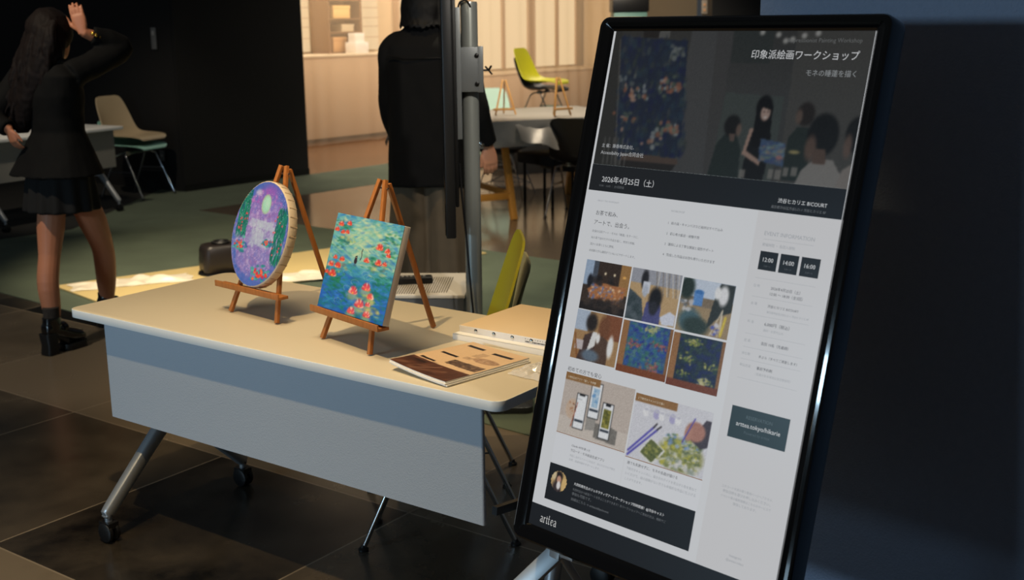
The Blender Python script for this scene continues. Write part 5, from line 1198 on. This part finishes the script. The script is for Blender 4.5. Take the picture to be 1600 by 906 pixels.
# hair: cap plus long wavy locks down the back
hr = MB(); bk_ = -wf
hr.ell(hc + bk_*0.016 + UP*0.018, 0.098, 0.112, 0.112, Matrix((wr_, wf, UP)).transposed(), 24, 14)
hr.loft([ring(c, wr_, wf, a, b, 22, 2.2) for c, a, b in ((hc + bk_*0.03 + UP*0.05, .09, .085), (hc + bk_*0.045 - UP*0.03, .105, .085), (hc + bk_*0.07 - UP*0.11, .115, .08), (hc + bk_*0.10 - wr_*0.045 - UP*0.20, .115, .07), (hc + bk_*0.125 - wr_*0.085 - UP*0.30, .10, .06), (hc + bk_*0.13 - wr_*0.115 - UP*0.40, .07, .045), (hc + bk_*0.125 - wr_*0.13 - UP*0.46, .03, .025))])
rr_ = random.Random(4)
for k in range(46):
    u_ = rr_.uniform(-1, 1); ln = rr_.uniform(0.36, 0.55)*(1-0.12*abs(u_)); pts = []; ph = rr_.uniform(0, 6); aw = rr_.uniform(0.016, 0.034)
    for j in range(13):
        t = j/12; z = 0.06 - t*ln
        pts.append(hc + wr_*(u_*(0.085+0.035*math.sin(PI*min(1, t*1.1))) - 0.16*t*t + 0.018*(1-t) + aw*t*math.sin(ph+t*9)) + bk_*(0.055+0.09*math.sqrt(t)*(1-0.35*u_*u_) + 0.03*(1-abs(u_)) + aw*t*math.cos(ph+t*9)) + UP*z)
    hr.tube(pts, [0.012+0.005*math.sin(PI*j/12)-0.008*(j/12)**2 for j in range(13)], 8, round_end=True)
build('hair', remesh(hr, 0.005, 1, 0.004, 26), M_hairbrown, wm, world=True, angle=180)
# socks and chunky heeled shoes
def shoe(ank, d, base_z=0.0):
    d = Vector(d).normalized(); s = Vector((d.y, -d.x, 0)); o = Vector((ank.x, ank.y, base_z))
    up = MB()
    up.loft([ring(o + d*x + UP*z, s, UP, a, b, 18, 2.4) for x, z, a, b in ((-0.060, .128, .018, .022), (-0.050, .128, .033, .034), (-0.01, .122, .037, .040), (0.04, .102, .038, .042), (0.09, .078, .043, .036), (0.135, .066, .045, .030), (0.165, .060, .036, .024), (0.178, .056, .016, .012))])
    up.loft([ring(o + UP*z + d*(-0.008), s, d, a, b, 18) for z, a, b in ((.10, .036, .046), (.15, .040, .047), (.185, .041, .046))])
    u_ = build('shoe', remesh(up, 0.005, 3), M_patent, wm, world=True, angle=180)
    so = MB()
    so.loft([[o + d*x + s*y + UP*z for x, y in rrect(-0.066*k, -0.036*k, 0.0*k, 0.036*k, 0.016*k)] for z, k in ((0.0, 1.0), (0.006, 1.02), (0.05, 0.94), (0.108, 1.06))])
    so.loft([[o + d*x + s*y + UP*z for x, y in rrect(0.035, -0.046, 0.182, 0.046, 0.04)] for z in (0.0, 0.034)])
    so.loft([[o + d*q[0] + s*y + UP*q[1] for q in ((-0.03, 0.10), (0.06, 0.034), (0.06, 0.06), (-0.03, 0.112))] for y in (-0.034, 0.034)])
    build('sole', so, M_blackplastic, wm, world=True, bevel=0.002)
    build('strap', MB().loft([ring(o + d*0.05 + UP*0.118 + d*k*0.012, s, Vector((0, 0, 1)), .039, .030, 18) for k in (-1, 1)]), M_patent, wm, world=True)
    build('sock', MB().loft([ring(o + UP*z - d*0.006, s, d, a, a, 18) for z, a in ((.155, .038), (.20, .0385), (.232, .0395), (.236, .034))]), M_sock, wm, world=True)
shoe(la + Vector((0.006, -0.004, 0)), (0.46, 0.85, 0)); shoe(ra + Vector((0.0, 0.0, 0)), (0.4, 0.9, 0))

# --- person in the long black jacket
mf = Vector((0.10, 0.995, 0)).normalized(); mr = Vector((mf.y, -mf.x, 0)); mo = Vector((-0.42, 6.0, 0))
mn = thing('person', 'person in long black jacket and wide dark trousers, seen from behind beside the thin screen', 'person', mo, 0)
def mp(x, y, z): return mo + mr*x + mf*y + UP*z
sk = MB(); hc2 = mp(0.0, 0.03, 1.70)
head_mb(sk, hc2, mf + mr*0.1, 1.0)
sk.tube([mp(0, 0.01, 1.66), mp(0, -0.005, 1.55), mp(0, 0, 1.46)], [0.056, 0.058, 0.075], 14)
sk.loft([ring(mp(0, 0, z), mr, mf, a, b, 20) for z, a, b in ((1.49, .10, .07), (1.44, .18, .09), (1.30, .17, .10), (1.10, .14, .09), (0.95, .155, .10), (0.84, .13, .09))])
for q in (-1, 1):
    sk.tube([mp(q*0.09, 0, 0.90), mp(q*0.10, 0.01, 0.50), mp(q*0.105, -0.01, 0.09)], [0.085, 0.055, 0.04], 14)
    sk.tube([mp(q*0.105, -0.04, 0.05), mp(q*0.11, 0.08, 0.04), mp(q*0.115, 0.16, 0.03)], [0.035, 0.038, 0.028], 12, round_end=True)
mrs, mre, mrw = mp(0.185, 0, 1.43), mp(0.262, -0.02, 1.145), mp(0.305, 0.06, 0.95)
mls, mle, mlw = mp(-0.175, 0, 1.43), mp(-0.185, 0.0, 1.14), mp(-0.15, 0.12, 0.93)
for a, b, c in ((mrs, mre, mrw), (mls, mle, mlw)): sk.tube([a, b, b.lerp(c, 0.7), c], [.05, .04, .032, .027], 12)
hand_mb(sk, mrw, (0.10, -0.02, -1), (0.35, -1, 0.0), (-1, -0.35, 0.0), curl=(0.22, 0.42, 0.35), spread=0.05, thumb_out=0.35, k=0.98, rf=0.0092)
hand_mb(sk, mlw, (0.3, 0.3, -1), (-0.8, -0.6, 0), (-0.3, 0.9, 0), curl=(0.5, 0.6, 0.4), spread=0.03, thumb_out=0.35, k=0.98, rf=0.0092)
build('body', remesh(sk, 0.005, 3), M_skin, mn, world=True, angle=180)
jk = MB()
for q, a in ((1, mrs), (-1, mls)): jk.tube(smooth_path([mp(q*0.05, 0, 1.50), mp(q*0.12, 0, 1.475), a, a - UP*0.08], 4), [.055]*4+[.062]*4+[.066]*5, 16, round_end=True)
jk.loft([ring(mp(0, y, z), mr, mf, a, b, 28, 2.4) for z, a, b, y in ((1.575, .065, .062, .0), (1.545, .105, .075, 0), (1.51, .15, .09, 0), (1.46, .195, .11, 0), (1.38, .205, .125, 0), (1.20, .198, .13, 0), (1.05, .196, .136, 0), (0.9, .202, .148, 0), (0.765, .206, .156, 0))])
for a, b, c in ((mrs, mre, mrw), (mls, mle, mlw)): jk.tube(smooth_path([a, a.lerp(b, 0.5), b, b.lerp(c, 0.5), b.lerp(c, 0.90)], 5), [float(np.interp(i/20, [0, .25, .5, .75, 1], [.066, .066, .060, .055, .050])) for i in range(21)], 16)
build('jacket', remesh(jk, 0.009, 3, 0.008, 7.0), M_jacket, mn, world=True, angle=180)
build('collar', MB().tube(smooth_path([mp(-0.085, 0.05, 1.555), mp(-0.075, -0.035, 1.575), mp(0, -0.07, 1.585), mp(0.075, -0.035, 1.575), mp(0.085, 0.05, 1.555)], 5), 0.018, 10, round_end=True), M_jacket, mn, world=True)
build('yoke_seam', MB().tube(smooth_path([mp(-0.17, -0.105, 1.415), mp(-0.09, -0.127, 1.402), mp(0, -0.130, 1.40), mp(0.09, -0.127, 1.402), mp(0.17, -0.105, 1.415)], 5), 0.0035, 6), M_jacket, mn, world=True)
build('cuff_link', MB().box(mre.lerp(mrw, 0.9) + mr*(-0.02) - mf*0.05, (0.022, 0.012, 0.022)), M_chrome, mn, world=True, bevel=0.002)
tr_ = MB()
for q in (-1, 1):
    rs_ = []
    for z, a, b, x in ((1.0, .08, .10, .08), (0.85, .09, .11, .085), (0.72, .10, .12, .095), (0.45, .11, .13, .106), (0.2, .118, .135, .114), (0.035, .124, .145, .118)):
        rg = []
        for j in range(36):
            t_ = 2*PI*j/36; w = 1 + (0.055*math.sin(5*t_+q) + 0.04*math.sin(9*t_))*min(1, (1.0-z)*1.6)
            rg.append(mp(q*x + a*w*math.cos(t_), b*w*math.sin(t_), z))
        rs_.append(rg)
    tr_.loft(rs_)
build('trousers', remesh(tr_, 0.010, 2, 0.006, 6.0), M_trouser, mn, world=True, angle=180)
hh = MB(); hh.ell(hc2 - mf*0.012 + UP*0.022, 0.10, 0.115, 0.112, Matrix((mr, mf, UP)).transposed(), 24, 14)
hh.loft([ring(hc2 - mf*o + UP*z, mr, mf, a, b, 24, 2.3) for z, a, b, o in ((0.05, .095, .085, .03), (-0.02, .108, .09, .03), (-0.09, .112, .088, .035), (-0.125, .105, .08, .04), (-0.135, .09, .07, .04))])
for k in range(44):
    a = PI*(1.0+ (k+0.5)/44) if True else 0; u_ = math.cos(a); v_ = math.sin(a)
    p0 = hc2 + mr*u_*0.088 + mf*(v_*0.085-0.02); tl2 = random.Random(k).uniform(0.0, 0.02)
    hh.tube([p0 + UP*0.04, p0 + mr*u_*0.018 + mf*v_*0.016 - UP*0.06, p0 + mr*u_*0.02 + mf*v_*0.022 - UP*0.115, p0 + mr*(u_*0.035+0.0) + mf*v_*0.045 - UP*(0.142+tl2)], [0.012, 0.013, 0.011, 0.003], 7, round_end=True)
build('hair', remesh(hh, 0.006, 2, 0.003, 26), M_hairblack, mn, world=True, angle=180)
for q in (-1, 1):
    sh_ = MB(); o = mp(q*0.112, 0.03, 0)
    sh_.loft([ring(o + mf*y + UP*z, mr, UP, a, b, 16, 2.4) for y, z, a, b in ((-0.10, .04, .02, .025), (-0.085, .045, .036, .042), (0.0, .045, .042, .046), (0.09, .036, .048, .036), (0.15, .026, .038, .025), (0.165, .022, .014, .012))])
    build('shoe', sh_, M_patent, mn, world=True)
